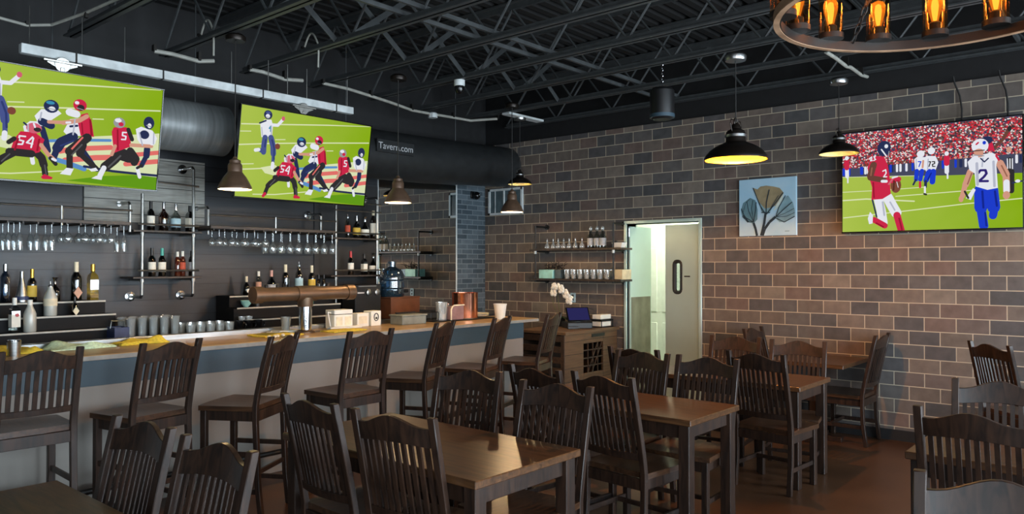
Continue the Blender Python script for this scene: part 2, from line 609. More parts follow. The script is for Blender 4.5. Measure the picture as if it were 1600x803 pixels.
BOTTLES = [
 (-5.86, -0.2, 1.352, 'tall', 0.31, 'clearblue', 'none', 'silver', 'slim clear blue bottle with silver cap, leftmost on the top bar step'),
 (-5.744, -0.2, 1.352, 'cone', 0.25, 'steel', 'navylabel', 'steel', 'pointed silver bottle standing left of the gold necked bottle'),
 (-5.67, -0.2, 1.352, 'wine', 0.27, 'black', 'yellow', 'gold', 'black bottle with gold neck and yellow label on top step'),
 (-5.5, -0.2, 1.352, 'round', 0.2, 'black', 'none', 'silver', 'squat black bottle with flared silver stopper on top step'),
 (-5.337, -0.2, 1.352, 'wine', 0.33, 'black', 'pinklabel', 'cream', 'tall black bottle with cream neck and pink diamond label'),
 (-5.205, -0.2, 1.352, 'square', 0.31, 'yellowglass', 'none', 'gold', 'angular bottle of yellow liquor at right end of top step'),
 (-5.58, -0.34, 1.242, 'milk', 0.27, 'milky', 'cream', 'steel', 'milky white bottle with steel pourer on the middle bar step'),
 (-5.397, -0.34, 1.242, 'round', 0.15, 'black', 'cream', 'black', 'small black bottle with white diamond label on middle step'),
 (-5.875, -0.48, 1.132, 'square', 0.27, 'clear', 'white', 'white', 'clear square bottle with white cap and red emblem, bottom step'),
 (-5.77, -0.48, 1.132, 'milk', 0.25, 'milky', 'none', 'white', 'plain frosted white bottle on the bottom step'),
 (-4.695, -0.16, 1.972, 'wine', 0.27, 'darkgreen', 'white', 'black', 'dark green bottle with square white label, leftmost on upper pipe shelf'),
 (-4.577, -0.16, 1.972, 'whisky', 0.27, 'amber', 'none', 'silver', 'broad shouldered amber whisky bottle on upper pipe shelf'),
 (-4.463, -0.16, 1.972, 'whisky', 0.26, 'clear', 'paleblue', 'silver', 'clear bottle with pale blue label on upper pipe shelf'),
 (-4.326, -0.16, 1.972, 'square', 0.25, 'darkbrown', 'white', 'black', 'dark bottle with white label, rightmost on upper pipe shelf'),
 (-4.683, -0.16, 1.552, 'wine', 0.26, 'darkgreen', 'white', 'black', 'dark bottle with white label, leftmost on lower pipe shelf'),
 (-4.589, -0.16, 1.552, 'wine', 0.26, 'darkgreen', 'white', 'teal', 'green bottle with teal neck and white label, lower pipe shelf'),
 (-4.444, -0.16, 1.552, 'tall', 0.23, 'redamber', 'none', 'white', 'red amber bottle with white cap, left one of the pair'),
 (-4.395, -0.16, 1.552, 'tall', 0.235, 'redamber', 'redlabel', 'white', 'red amber bottle with white cap and red label'),
 (-4.307, -0.16, 1.552, 'tall', 0.24, 'black', 'silverlabel', 'black', 'dark bottle with silver label, rightmost on lower pipe shelf'),
 (-3.755, -0.2, 1.352, 'round', 0.19, 'darkbrown', 'white', 'cream', 'dark bottle with round white label, leftmost on right steps'),
 (-3.62, -0.2, 1.352, 'tall', 0.24, 'clear', 'pinklabel', 'white', 'white capped bottle with pink label behind copper tap pipe'),
 (-3.473, -0.2, 1.352, 'round', 0.25, 'darkbrown', 'silverlabel', 'pinkcap', 'stout dark bottle with pink cap behind copper tap pipe'),
 (-3.306, -0.2, 1.352, 'wine', 0.31, 'black', 'none', 'cream', 'tall black bottle with cream collar behind copper tap pipe'),
 (-3.142, -0.2, 1.352, 'wine', 0.33, 'black', 'paleblue', 'steel', 'tall black bottle with pale blue label and steel pourer'),
 (-2.981, -0.2, 1.352, 'wine', 0.3, 'black', 'yellow', 'cream', 'tall black bottle with yellow label behind copper tap pipe'),
 (-2.891, -0.2, 1.352, 'tall', 0.2, 'darkbrown', 'none', 'black', 'small brown bottle right of the yellow labelled bottle'),
 (-2.824, -0.2, 1.352, 'tall', 0.2, 'darkgreen', 'none', 'black', 'small dark green bottle near the shelf post'),
 (-2.474, -0.16, 1.966, 'tall', 0.26, 'clear', 'redlabel', 'steel', 'clear bottle with orange label, leftmost on right upper shelf'),
 (-2.347, -0.16, 1.966, 'whisky', 0.26, 'darkbrown', 'yellow', 'silver', 'dark bottle with yellow green label on right upper shelf'),
 (-2.227, -0.16, 1.966, 'round', 0.25, 'darkbrown', 'white', 'silver', 'round dark bottle with silver cap on right upper shelf'),
 (-2.104, -0.16, 1.966, 'tall', 0.33, 'amber', 'white', 'cream', 'tallest amber bottle with white label on right upper shelf'),
 (-2.429, -0.16, 1.546, 'wine', 0.27, 'darkgreen', 'white', 'redcap', 'dark bottle with bright red neck on right lower shelf'),
 (-2.236, -0.16, 1.546, 'square', 0.24, 'darkbrown', 'white', 'black', 'dark square bottle with white label on right lower shelf'),
 (-2.104, -0.16, 1.546, 'round', 0.25, 'darkbrown', 'white', 'silver', 'round dark bottle with white label near the water jug'),
]
RACK_L = [('flute', -5.887, -0.2), ('flute', -5.887, -0.34), ('flute', -5.809, -0.2), ('flute', -5.809, -0.34), ('flute', -5.691, -0.2), ('flute', -5.691, -0.34), ('flute', -5.581, -0.2), ('flute', -5.581, -0.34), ('flute', -5.015, -0.2), ('flute', -5.015, -0.34), ('wine', -5.461, -0.2), ('wine', -5.461, -0.34), ('wine', -5.327, -0.2), ('wine', -5.327, -0.34), ('wine', -5.215, -0.2), ('wine', -5.215, -0.34), ('wine', -5.121, -0.2), ('wine', -5.121, -0.34)]
RACK_R = [('wine', -4.135, -0.2), ('wine', -4.135, -0.34), ('wine', -4.003, -0.2), ('wine', -4.003, -0.34), ('wine', -3.874, -0.2), ('wine', -3.874, -0.34), ('wine', -3.762, -0.2), ('wine', -3.762, -0.34), ('wine', -3.641, -0.2), ('wine', -3.641, -0.34), ('tall', -3.561, -0.2), ('tall', -3.561, -0.34), ('tall', -3.465, -0.2), ('tall', -3.465, -0.34), ('tall', -3.36, -0.2), ('tall', -3.36, -0.34), ('tall', -3.26, -0.2), ('tall', -3.26, -0.34), ('tall', -3.15, -0.2), ('tall', -3.15, -0.34), ('tall', -3.046, -0.2), ('tall', -3.046, -0.34), ('tall', -2.94, -0.2), ('tall', -2.94, -0.34), ('tall', -2.832, -0.2), ('tall', -2.832, -0.34)]
FIELD_GOAL_PICTURE = [
  ('P','grass_dark',[(0.532,0.974),(0.714,0.904),(1.007,0.846),(1.0,1.0),(0.817,0.99)]),
  ('L','line',0.0077,[(0.009,0.209),(0.313,0.143),(0.636,0.071),(0.987,-0.001)]),
  ('L','line',0.0077,[(0.004,0.436),(0.221,0.378),(0.494,0.315),(0.992,0.208)]),
  ('L','line',0.0055,[(0.005,0.289),(0.075,0.274)]),
  ('L','line',0.0055,[(0.25,0.329),(0.32,0.313)]),
  ('L','line',0.0055,[(0.644,0.377),(0.696,0.367)]),
  ('L','line',0.0055,[(0.013,0.648),(0.11,0.627)]),
  ('L','line',0.0077,[(0.029,0.702),(0.113,0.683),(0.193,0.663)]),
  ('P','line',[(0.162,0.66),(0.263,0.613),(0.341,0.698),(0.279,0.739),(0.195,0.718)]),
  ('L','line',0.0066,[(0.124,0.966),(0.279,0.95),(0.527,0.886)]),
  ('P','line',[(0.424,0.621),(0.666,0.535),(0.998,0.431),(1.0,0.642),(1.003,0.873),(0.808,0.862),(0.571,0.851),(0.454,0.781)]),
  ('L','stripeblue',0.0155,[(0.446,0.626),(0.578,0.59),(0.738,0.558)]),
  ('L','stripered',0.0265,[(0.495,0.71),(0.56,0.676),(0.743,0.625)]),
  ('L','stripered',0.0287,[(0.522,0.789),(0.668,0.737),(0.761,0.717)]),
  ('L','stripered',0.0243,[(0.843,0.68),(1.001,0.624)]),
  ('L','stripered',0.0265,[(0.826,0.769),(0.996,0.713)]),
  ('L','stripeblue',0.0243,[(0.454,0.781),(0.523,0.806),(0.617,0.854)]),
  ('L','navy',0.0133,[(0.616,0.829),(0.759,0.85),(0.881,0.854),(1.001,0.855)]),
  ('L','white',0.0199,[(0.212,0.171),(0.258,0.165),(0.29,0.096)]),
  ('E','pink',0.294,0.08,0.0122,0.0144),
  ('P','white',[(0.135,0.188),(0.16,0.125),(0.21,0.114),(0.224,0.176),(0.224,0.299),(0.15,0.324)]),
  ('L','navy',0.0099,[(0.13,0.171),(0.172,0.134)]),
  ('L','blue',0.0376,[(0.176,0.323),(0.172,0.409),(0.173,0.483)]),
  ('L','blue',0.0243,[(0.173,0.483),(0.139,0.464)]),
  ('L','white',0.0221,[(0.139,0.464),(0.116,0.474)]),
  ('L','blue',0.0398,[(0.217,0.316),(0.237,0.405),(0.243,0.49)]),
  ('L','blue',0.0221,[(0.243,0.49),(0.246,0.596)]),
  ('L','white',0.0243,[(0.245,0.6),(0.244,0.648)]),
  ('E','navy',0.184,0.066,0.0298,0.0287),
  ('E','white',0.183,0.081,0.0155,0.0133),
  ('E','blue',0.184,0.042,0.0177,0.0088),
  ('L','teal',0.0066,[(0.209,0.184),(0.198,0.214),(0.212,0.214)]),
  ('L','teal',0.0066,[(0.209,0.184),(0.209,0.245)]),
  ('E','ball',0.269,0.402,0.0188,0.0188),
  ('P','white',[(0.322,0.524),(0.351,0.471),(0.393,0.464),(0.418,0.524),(0.367,0.581),(0.329,0.571)]),
  ('L','navy',0.0287,[(0.408,0.526),(0.426,0.621),(0.44,0.717)]),
  ('L','navy',0.0088,[(0.325,0.492),(0.354,0.535)]),
  ('P','white',[(0.37,0.42),(0.398,0.352),(0.473,0.338),(0.492,0.367),(0.436,0.457),(0.383,0.466)]),
  ('L','navy',0.0376,[(0.404,0.462),(0.447,0.488)]),
  ('L','skin',0.0177,[(0.436,0.457),(0.524,0.442)]),
  ('E','navy',0.443,0.315,0.0354,0.0331),
  ('E','white',0.447,0.335,0.0155,0.011),
  ('E','teal',0.438,0.284,0.0199,0.0088),
  ('L','white',0.0376,[(0.529,0.344),(0.563,0.354)]),
  ('P','white',[(0.506,0.527),(0.533,0.408),(0.588,0.382),(0.598,0.545),(0.531,0.569)]),
  ('L','navy',0.011,[(0.537,0.473),(0.57,0.459)]),
  ('L','navy',0.0486,[(0.554,0.565),(0.499,0.626),(0.482,0.686)]),
  ('L','navy',0.0309,[(0.482,0.686),(0.467,0.78)]),
  ('L','navy',0.0309,[(0.607,0.694),(0.662,0.823)]),
  ('L','navy',0.0265,[(0.656,0.824),(0.681,0.847)]),
  ('P','red',[(0.572,0.431),(0.586,0.35),(0.616,0.328),(0.639,0.406),(0.655,0.543),(0.589,0.547)]),
  ('L','skin',0.0221,[(0.613,0.361),(0.578,0.409),(0.502,0.449)]),
  ('L','black',0.0464,[(0.622,0.558),(0.57,0.649),(0.541,0.703)]),
  ('L','stripered',0.0088,[(0.599,0.562),(0.544,0.695)]),
  ('L','black',0.0309,[(0.541,0.703),(0.546,0.854)]),
  ('L','black',0.0398,[(0.603,0.628),(0.591,0.713)]),
  ('L','black',0.0287,[(0.591,0.713),(0.675,0.839)]),
  ('P','white',[(0.501,0.918),(0.531,0.856),(0.566,0.86),(0.552,0.924)]),
  ('P','white',[(0.64,0.852),(0.674,0.831),(0.688,0.858),(0.653,0.872)]),
  ('E','red',0.577,0.267,0.0331,0.0309),
  ('E','black',0.582,0.289,0.0177,0.0155),
  ('E','white',0.562,0.249,0.011,0.0088),
  ('L','black',0.0354,[(0.291,0.761),(0.241,0.824),(0.224,0.858)]),
  ('L','black',0.0265,[(0.224,0.858),(0.207,0.949)]),
  ('L','red',0.0199,[(0.207,0.949),(0.196,0.975)]),
  ('L','black',0.0376,[(0.386,0.741),(0.413,0.786),(0.425,0.851)]),
  ('L','black',0.0287,[(0.425,0.851),(0.434,0.933)]),
  ('P','red',[(0.414,0.961),(0.429,0.931),(0.469,0.955),(0.465,0.974),(0.423,0.978)]),
  ('P','red',[(0.272,0.756),(0.287,0.641),(0.313,0.57),(0.377,0.566),(0.421,0.621),(0.402,0.738),(0.335,0.783)]),
  ('L','black',0.0221,[(0.287,0.641),(0.264,0.677)]),
  ('L','skin',0.0199,[(0.407,0.672),(0.441,0.75),(0.472,0.796)]),
  ('L','white',0.0199,[(0.366,0.76),(0.375,0.84)]),
  ('L','black',0.0199,[(0.454,0.781),(0.479,0.831)]),
  ('L','black',0.0376,[(0.27,0.759),(0.366,0.76)]),
  ('E','pink',0.371,0.529,0.0354,0.0265),
  ('E','black',0.387,0.539,0.0177,0.011),
  ('L','white',0.0077,[(0.335,0.612),(0.309,0.612),(0.307,0.648),(0.328,0.654),(0.323,0.684),(0.3,0.687)]),
  ('L','white',0.0077,[(0.367,0.61),(0.342,0.665),(0.368,0.671)]),
  ('L','white',0.0077,[(0.371,0.619),(0.363,0.703)]),
  ('L','white',0.0199,[(0.889,0.797),(0.906,0.883)]),
  ('L','black',0.0398,[(0.846,0.636),(0.88,0.71),(0.871,0.746)]),
  ('L','black',0.0508,[(0.794,0.669),(0.763,0.742),(0.72,0.817)]),
  ('L','black',0.0663,[(0.782,0.671),(0.845,0.697)]),
  ('L','white',0.0265,[(0.715,0.826),(0.697,0.906)]),
  ('P','white',[(0.655,0.936),(0.679,0.907),(0.71,0.911),(0.707,0.943)]),
  ('P','red',[(0.742,0.473),(0.751,0.429),(0.818,0.413),(0.835,0.441),(0.849,0.593),(0.792,0.644),(0.761,0.674)]),
  ('L','black',0.0221,[(0.828,0.433),(0.851,0.524)]),
  ('L','skin',0.0177,[(0.765,0.605),(0.75,0.692)]),
  ('E','grey',0.779,0.379,0.0309,0.0287),
  ('E','white',0.772,0.358,0.0177,0.011),
  ('E','red',0.788,0.391,0.0133,0.011),
  ('L','white',0.0077,[(0.818,0.464),(0.799,0.467),(0.799,0.497),(0.818,0.501),(0.816,0.532),(0.796,0.535)]),
  ('L','navy',0.0354,[(0.936,0.598),(0.935,0.668)]),
  ('L','navy',0.0265,[(0.935,0.668),(0.912,0.768)]),
  ('L','black',0.0155,[(0.912,0.768),(0.889,0.797)]),
  ('P','white',[(0.867,0.418),(0.895,0.388),(0.959,0.412),(0.988,0.485),(0.96,0.586),(0.91,0.584),(0.88,0.519)]),
  ('L','skin',0.0199,[(0.959,0.568),(0.848,0.579)]),
  ('E','navy',0.916,0.462,0.0265,0.0243),
  ('E','navy',0.936,0.342,0.0298,0.0354),
  ('E','white',0.94,0.368,0.011,0.0133),
  ('E','white',0.961,0.516,0.0199,0.0243),
  ('L','whiteshade',0.0088,[(0.213,0.186),(0.217,0.277)]),
  ('L','whiteshade',0.0066,[(0.146,0.216),(0.157,0.301)]),
  ('L','bshade',0.0099,[(0.181,0.345),(0.179,0.423)]),
  ('L','bshade',0.0099,[(0.226,0.337),(0.246,0.427),(0.252,0.551)]),
  ('L','grey',0.0044,[(0.17,0.093),(0.196,0.093)]),
  ('L','redshade',0.011,[(0.631,0.391),(0.642,0.525)]),
  ('L','redshade',0.0066,[(0.591,0.431),(0.599,0.529)]),
  ('L','kshade',0.0077,[(0.598,0.629),(0.552,0.735)]),
  ('L','grey',0.0044,[(0.562,0.296),(0.594,0.306)]),
  ('L','grey',0.0044,[(0.428,0.337),(0.463,0.34)]),
  ('L','redshade',0.0088,[(0.304,0.639),(0.292,0.737)]),
  ('L','redshade',0.0088,[(0.397,0.625),(0.391,0.724)]),
  ('L','kshade',0.0066,[(0.271,0.78),(0.238,0.849)]),
  ('L','kshade',0.0066,[(0.429,0.851),(0.438,0.933)]),
  ('L','white',0.0088,[(0.369,0.491),(0.375,0.519)]),
  ('L','redshade',0.0088,[(0.772,0.451),(0.78,0.637)]),
  ('L','kshade',0.0088,[(0.796,0.695),(0.738,0.814)]),
  ('L','grey',0.0044,[(0.758,0.396),(0.775,0.406)]),
  ('L','white',0.0055,[(0.777,0.339),(0.779,0.365)]),
  ('L','whiteshade',0.0077,[(0.887,0.449),(0.909,0.567)]),
  ('L','whiteshade',0.0077,[(0.967,0.436),(0.969,0.541)]),
  ('L','whiteshade',0.0077,[(0.4,0.383),(0.395,0.451)]),
  ('L','whiteshade',0.0077,[(0.557,0.404),(0.552,0.544)]),
  ('L','whiteshade',0.0066,[(0.344,0.504),(0.345,0.56)]),
  ('L','grey',0.0044,[(0.923,0.368),(0.951,0.374)]),
  ('L','white',0.011,[(0.518,0.443),(0.535,0.437)]),
  ('L','white',0.0133,[(0.463,0.787),(0.477,0.798)]),
  ('L','bshade',0.0088,[(0.556,0.602),(0.497,0.66)]),
]
STADIUM_PICTURE = [
  ('P','field',[(0.003,0.442),(0.624,0.495),(1.0,0.517),(1.0,1.0),(0.0,1.0)]),
  ('L','line',0.0046,[(0.004,0.595),(0.248,0.598),(0.496,0.592)]),
  ('L','line',0.0083,[(0.005,0.68),(0.149,0.676),(0.432,0.722)]),
  ('L','line',0.0065,[(0.007,0.857),(0.385,0.812),(0.714,0.77),(0.999,0.744)]),
  ('L','line',0.0055,[(0.326,0.665),(0.534,0.657),(0.757,0.647)]),
  ('L','line',0.0037,[(0.003,0.442),(0.439,0.477)]),
  ('L','white',0.024,[(0.031,0.354),(0.032,0.437)]),
  ('L','white',0.0092,[(0.036,0.42),(0.036,0.5)]),
  ('L','red',0.0313,[(0.03,0.287),(0.031,0.35)]),
  ('E','white',0.03,0.251,0.012,0.0138),
  ('L','white',0.024,[(0.614,0.385),(0.614,0.463)]),
  ('L','white',0.0092,[(0.618,0.448),(0.618,0.522)]),
  ('L','red',0.0313,[(0.614,0.323),(0.614,0.382)]),
  ('E','white',0.614,0.289,0.012,0.0138),
  ('E','white',0.471,0.272,0.0221,0.0221),
  ('P','white',[(0.434,0.318),(0.452,0.296),(0.494,0.306),(0.504,0.389),(0.486,0.434),(0.439,0.421)]),
  ('L','royal',0.024,[(0.448,0.43),(0.444,0.516)]),
  ('L','royal',0.024,[(0.477,0.433),(0.468,0.519)]),
  ('L','navy',0.0111,[(0.442,0.516),(0.428,0.562)]),
  ('L','red',0.0129,[(0.466,0.542),(0.466,0.589)]),
  ('L','royal',0.0065,[(0.457,0.344),(0.472,0.346),(0.461,0.392)]),
  ('E','white',0.531,0.251,0.0203,0.0221),
  ('P','white',[(0.481,0.323),(0.504,0.295),(0.554,0.304),(0.569,0.365),(0.551,0.448),(0.5,0.443)]),
  ('L','skin',0.0111,[(0.485,0.34),(0.481,0.402)]),
  ('L','royal',0.0313,[(0.518,0.445),(0.5,0.529)]),
  ('L','royal',0.0313,[(0.54,0.447),(0.535,0.548)]),
  ('L','navy',0.0166,[(0.498,0.537),(0.496,0.592)]),
  ('L','white',0.0111,[(0.493,0.591),(0.493,0.646)]),
  ('L','black',0.0111,[(0.489,0.657),(0.5,0.664)]),
  ('L','black',0.0065,[(0.511,0.352),(0.526,0.354),(0.517,0.398)]),
  ('L','black',0.0065,[(0.535,0.355),(0.548,0.356),(0.548,0.375),(0.536,0.38),(0.537,0.4),(0.55,0.402)]),
  ('L','black',0.0276,[(0.939,0.392),(0.939,0.481)]),
  ('L','white',0.0055,[(0.927,0.383),(0.929,0.48)]),
  ('L','white',0.0055,[(0.94,0.385),(0.94,0.481)]),
  ('L','white',0.0055,[(0.952,0.386),(0.952,0.482)]),
  ('L','black',0.0332,[(0.935,0.495),(0.923,0.672)]),
  ('L','black',0.0276,[(0.948,0.497),(0.946,0.674)]),
  ('E','skin',0.936,0.302,0.0138,0.0166),
  ('L','navy',0.0092,[(0.952,0.601),(0.997,0.59)]),
  ('E','white',0.977,0.588,0.0129,0.0092),
  ('L','white',0.0553,[(0.224,0.69),(0.239,0.796),(0.25,0.925)]),
  ('L','white',0.0608,[(0.278,0.67),(0.303,0.751),(0.329,0.829)]),
  ('L','navy',0.0092,[(0.187,0.687),(0.212,0.859)]),
  ('L','red',0.0424,[(0.332,0.849),(0.356,1.0)]),
  ('L','red',0.0369,[(0.26,0.949),(0.196,0.887)]),
  ('P','white',[(0.158,0.872),(0.172,0.805),(0.19,0.841),(0.187,0.922),(0.166,0.929)]),
  ('P','red',[(0.158,0.367),(0.175,0.288),(0.215,0.252),(0.26,0.273),(0.28,0.348),(0.291,0.462),(0.297,0.639),(0.248,0.684),(0.181,0.687),(0.186,0.566),(0.172,0.483)]),
  ('L','skindark',0.0406,[(0.196,0.339),(0.175,0.451)]),
  ('L','skindark',0.035,[(0.175,0.467),(0.257,0.499)]),
  ('L','white',0.0184,[(0.247,0.509),(0.271,0.512)]),
  ('E','ball',0.327,0.558,0.0313,0.0479),
  ('L','red',0.0313,[(0.296,0.511),(0.344,0.499)]),
  ('L','pink',0.0111,[(0.286,0.542),(0.315,0.48)]),
  ('E','navy',0.259,0.187,0.0406,0.0498),
  ('L','white',0.0083,[(0.244,0.195),(0.274,0.267)]),
  ('E','white',0.273,0.167,0.0111,0.0129),
  ('L','grey',0.0055,[(0.289,0.22),(0.284,0.276)]),
  ('L','white',0.0074,[(0.251,0.41),(0.268,0.398),(0.271,0.431),(0.256,0.467),(0.274,0.468)]),
  ('L','white',0.0065,[(0.173,0.271),(0.185,0.259),(0.185,0.282),(0.177,0.298),(0.189,0.296)]),
  ('L','white',0.0065,[(0.197,0.261),(0.207,0.256),(0.201,0.274),(0.209,0.288),(0.197,0.297)]),
  ('L','skindark',0.0166,[(0.863,0.271),(0.901,0.216),(0.934,0.123)]),
  ('E','black',0.939,0.112,0.0111,0.0166),
  ('E','navy',0.824,0.198,0.0313,0.024),
  ('P','red',[(0.829,0.236),(0.854,0.224),(0.863,0.293),(0.833,0.304)]),
  ('L','royal',0.0682,[(0.792,0.647),(0.792,0.812)]),
  ('L','royal',0.0479,[(0.793,0.827),(0.806,0.985)]),
  ('L','royal',0.0664,[(0.847,0.651),(0.857,0.816)]),
  ('L','royal',0.0424,[(0.859,0.831),(0.853,0.89)]),
  ('L','skin',0.0406,[(0.889,0.416),(0.919,0.523)]),
  ('L','skin',0.035,[(0.92,0.524),(0.922,0.672)]),
  ('L','white',0.0313,[(0.922,0.591),(0.922,0.672)]),
  ('E','skin',0.921,0.709,0.0184,0.024),
  ('L','skin',0.035,[(0.739,0.475),(0.713,0.595)]),
  ('L','skin',0.0276,[(0.711,0.595),(0.696,0.7)]),
  ('E','skin',0.689,0.722,0.0129,0.0203),
  ('P','white',[(0.714,0.717),(0.753,0.628),(0.766,0.645),(0.74,0.737)]),
  ('L','black',0.0111,[(0.709,0.655),(0.727,0.717)]),
  ('P','white',[(0.725,0.383),(0.756,0.333),(0.79,0.329),(0.85,0.314),(0.885,0.356),(0.872,0.429),(0.879,0.639),(0.826,0.652),(0.766,0.614),(0.761,0.493),(0.734,0.46)]),
  ('L','red',0.0111,[(0.872,0.347),(0.885,0.386)]),
  ('P','skin',[(0.764,0.265),(0.812,0.272),(0.803,0.346),(0.782,0.351)]),
  ('E','white',0.79,0.246,0.0442,0.0442),
  ('E','skin',0.783,0.301,0.0258,0.0203),
  ('L','grey',0.0065,[(0.763,0.326),(0.809,0.339)]),
  ('L','red',0.0092,[(0.771,0.228),(0.781,0.214)]),
  ('E','royal',0.812,0.219,0.0092,0.0111),
  ('L','black',0.0055,[(0.757,0.287),(0.812,0.287)]),
  ('L','numblue',0.0138,[(0.781,0.492),(0.791,0.469),(0.817,0.471),(0.822,0.502),(0.809,0.531),(0.783,0.568),(0.828,0.572)]),
  ('L','redshade',0.0092,[(0.193,0.517),(0.197,0.664)]),
  ('L','whiteshade',0.0111,[(0.249,0.716),(0.258,0.845)]),
  ('L','whiteshade',0.0092,[(0.293,0.719),(0.32,0.8)]),
  ('L','skinlo',0.0083,[(0.186,0.37),(0.179,0.443)]),
  ('L','redshade',0.0092,[(0.345,0.881),(0.361,0.993)]),
  ('L','redshade',0.0092,[(0.251,0.96),(0.209,0.92)]),
  ('L','white',0.0092,[(0.307,0.483),(0.336,0.473)]),
  ('L','redshade',0.0065,[(0.317,0.529),(0.341,0.515)]),
  ('L','ballshade',0.0092,[(0.317,0.513),(0.314,0.602)]),
  ('L','white',0.0037,[(0.333,0.524),(0.341,0.579)]),
  ('L','whiteshade',0.0147,[(0.773,0.403),(0.776,0.6)]),
  ('L','whiteshade',0.0129,[(0.858,0.398),(0.862,0.622)]),
  ('L','whiteshade',0.0083,[(0.804,0.361),(0.8,0.436)]),
  ('L','bshade2',0.0111,[(0.8,0.662),(0.805,0.813)]),
  ('L','bshade2',0.0111,[(0.864,0.668),(0.873,0.802)]),
  ('L','bshade2',0.0092,[(0.814,0.859),(0.819,0.978)]),
  ('L','skinlo',0.0074,[(0.898,0.439),(0.925,0.539)]),
  ('L','skinlo',0.0074,[(0.746,0.491),(0.724,0.588)]),
  ('L','navy',0.0074,[(0.793,0.36),(0.812,0.395),(0.832,0.364)]),
  ('L','whiteshade',0.0065,[(0.513,0.327),(0.509,0.429)]),
  ('L','whiteshade',0.0055,[(0.446,0.319),(0.446,0.406)]),
  ('L','bshade2',0.0074,[(0.529,0.462),(0.51,0.522)]),
]
FLOWER_SHAPES = [
  ('P','2',[(0.034,0.537),(0.074,0.412),(0.202,0.326),(0.297,0.373),(0.335,0.542),(0.331,0.71),(0.265,0.775),(0.148,0.755),(0.058,0.658)]),
  ('P','3',[(0.641,0.696),(0.688,0.517),(0.784,0.358),(0.863,0.322),(0.947,0.448),(0.976,0.591),(0.972,0.692),(0.839,0.761),(0.717,0.774)]),
  ('P','1',[(0.257,0.155),(0.334,0.184),(0.387,0.138),(0.491,0.129),(0.615,0.153),(0.721,0.185),(0.789,0.27),(0.714,0.457),(0.593,0.512),(0.461,0.527),(0.353,0.418),(0.307,0.291)]),
  ('P','3',[(0.352,0.397),(0.461,0.527),(0.593,0.512),(0.555,0.602),(0.485,0.64),(0.404,0.579)]),
  ('P','4',[(0.658,0.474),(0.789,0.278),(0.769,0.398),(0.676,0.537),(0.612,0.575)]),
  ('L','0',0.0077,[(0.066,0.594),(0.126,0.406),(0.194,0.347)]),
  ('L','0',0.0128,[(0.264,0.759),(0.173,0.556),(0.143,0.386)]),
  ('L','0',0.0153,[(0.264,0.759),(0.102,0.659),(0.042,0.508)]),
  ('L','0',0.0102,[(0.264,0.759),(0.228,0.516),(0.254,0.371)]),
  ('L','0',0.0153,[(0.264,0.759),(0.301,0.541),(0.31,0.407)]),
  ('L','0',0.0102,[(0.264,0.759),(0.16,0.738),(0.058,0.649)]),
  ('L','0',0.0329,[(0.079,0.624),(0.169,0.755)]),
  ('L','0',0.0128,[(0.485,0.632),(0.375,0.461),(0.261,0.155)]),
  ('L','0',0.0179,[(0.485,0.632),(0.491,0.425),(0.542,0.202)]),
  ('L','0',0.0179,[(0.485,0.632),(0.625,0.473),(0.781,0.269)]),
  ('L','0',0.0102,[(0.485,0.632),(0.42,0.567),(0.366,0.418)]),
  ('L','0',0.0128,[(0.257,0.155),(0.311,0.291),(0.348,0.384)]),
  ('L','0',0.0102,[(0.485,0.624),(0.565,0.532),(0.701,0.313)]),
  ('L','0',0.0153,[(0.652,0.68),(0.783,0.562),(0.931,0.439)]),
  ('L','0',0.0128,[(0.652,0.68),(0.708,0.518),(0.822,0.32)]),
  ('L','0',0.0077,[(0.652,0.68),(0.813,0.625),(0.967,0.55)]),
  ('L','0',0.0153,[(0.666,0.706),(0.799,0.776),(0.976,0.684)]),
  ('L','0',0.0077,[(0.652,0.68),(0.836,0.679),(0.977,0.619)]),
  ('L','0',0.0412,[(0.265,0.767),(0.302,0.878),(0.326,0.998)]),
  ('L','0',0.0412,[(0.477,0.623),(0.452,0.798),(0.399,0.995)]),
  ('L','0',0.0453,[(0.652,0.68),(0.544,0.768),(0.463,0.883),(0.424,0.996)]),
  ('L','0',0.0153,[(0.404,0.595),(0.555,0.602)]),
]


# ------------------------------------------------------------------ camera
cam = D.cameras.new('camera')
cam.sensor_width = 36
cam.lens = 1190.26 / 1600 * 36
cam.clip_start = .05
co = D.objects.new('camera', cam)
COL.objects.link(co)
yaw, pit = R(40.6127), R(.6553)
fwd = Vector((math.cos(yaw) * math.cos(pit), math.sin(yaw) * math.cos(pit), math.sin(pit)))
co.location = (-7.8456, -7.2353, 1.6492)
co.rotation_euler = fwd.to_track_quat('-Z', 'Y').to_euler()
scene.camera = co

# ------------------------------------------------------------------ the room
XL, YF, ZD = -10.6, -9.2, 4.12
struct(box('floor', (XL, YF, -.1), (0, 0, 0), M['floor']))
dk = MB()
n = int((0 - YF) / .15)
prof = []
for i in range(n + 1):
    y = YF + i * .15
    prof += [(y, ZD + .05), (y + .045, ZD + .05), (y + .06, ZD), (y + .135, ZD)]
P = [(XL, y, z) for y, z in prof] + [(.2, y, z) for y, z in prof]
k = len(prof)
dk.add(P, [[i, i + 1, k + i + 1, k + i] for i in range(k - 1)])
struct(dk.build('ceiling', M['deck_paint'], smooth=0))

# brick wall, with the doorway to the back corridor
DY0, DY1, DZ = -3.27, -2.33, 2.15
bw = MB()
bw.span((0, YF, 0), (.2, DY0, 3.315)).span((0, DY1, 0), (.2, 0, 3.315)).span((0, DY0, DZ), (.2, DY1, 3.315))
struct(bw.build('wall_brick', M['brick'], smooth=0))
struct(box('wall_upper', (.02, YF, 3.315), (.2, .2, 4.3), M['black_paint']))
struct(box('base_shade_brick', (-.012, YF, 0), (0, DY0 - .05, .10), M['black_paint']))  # black strip added for the shade along the foot of the brick wall
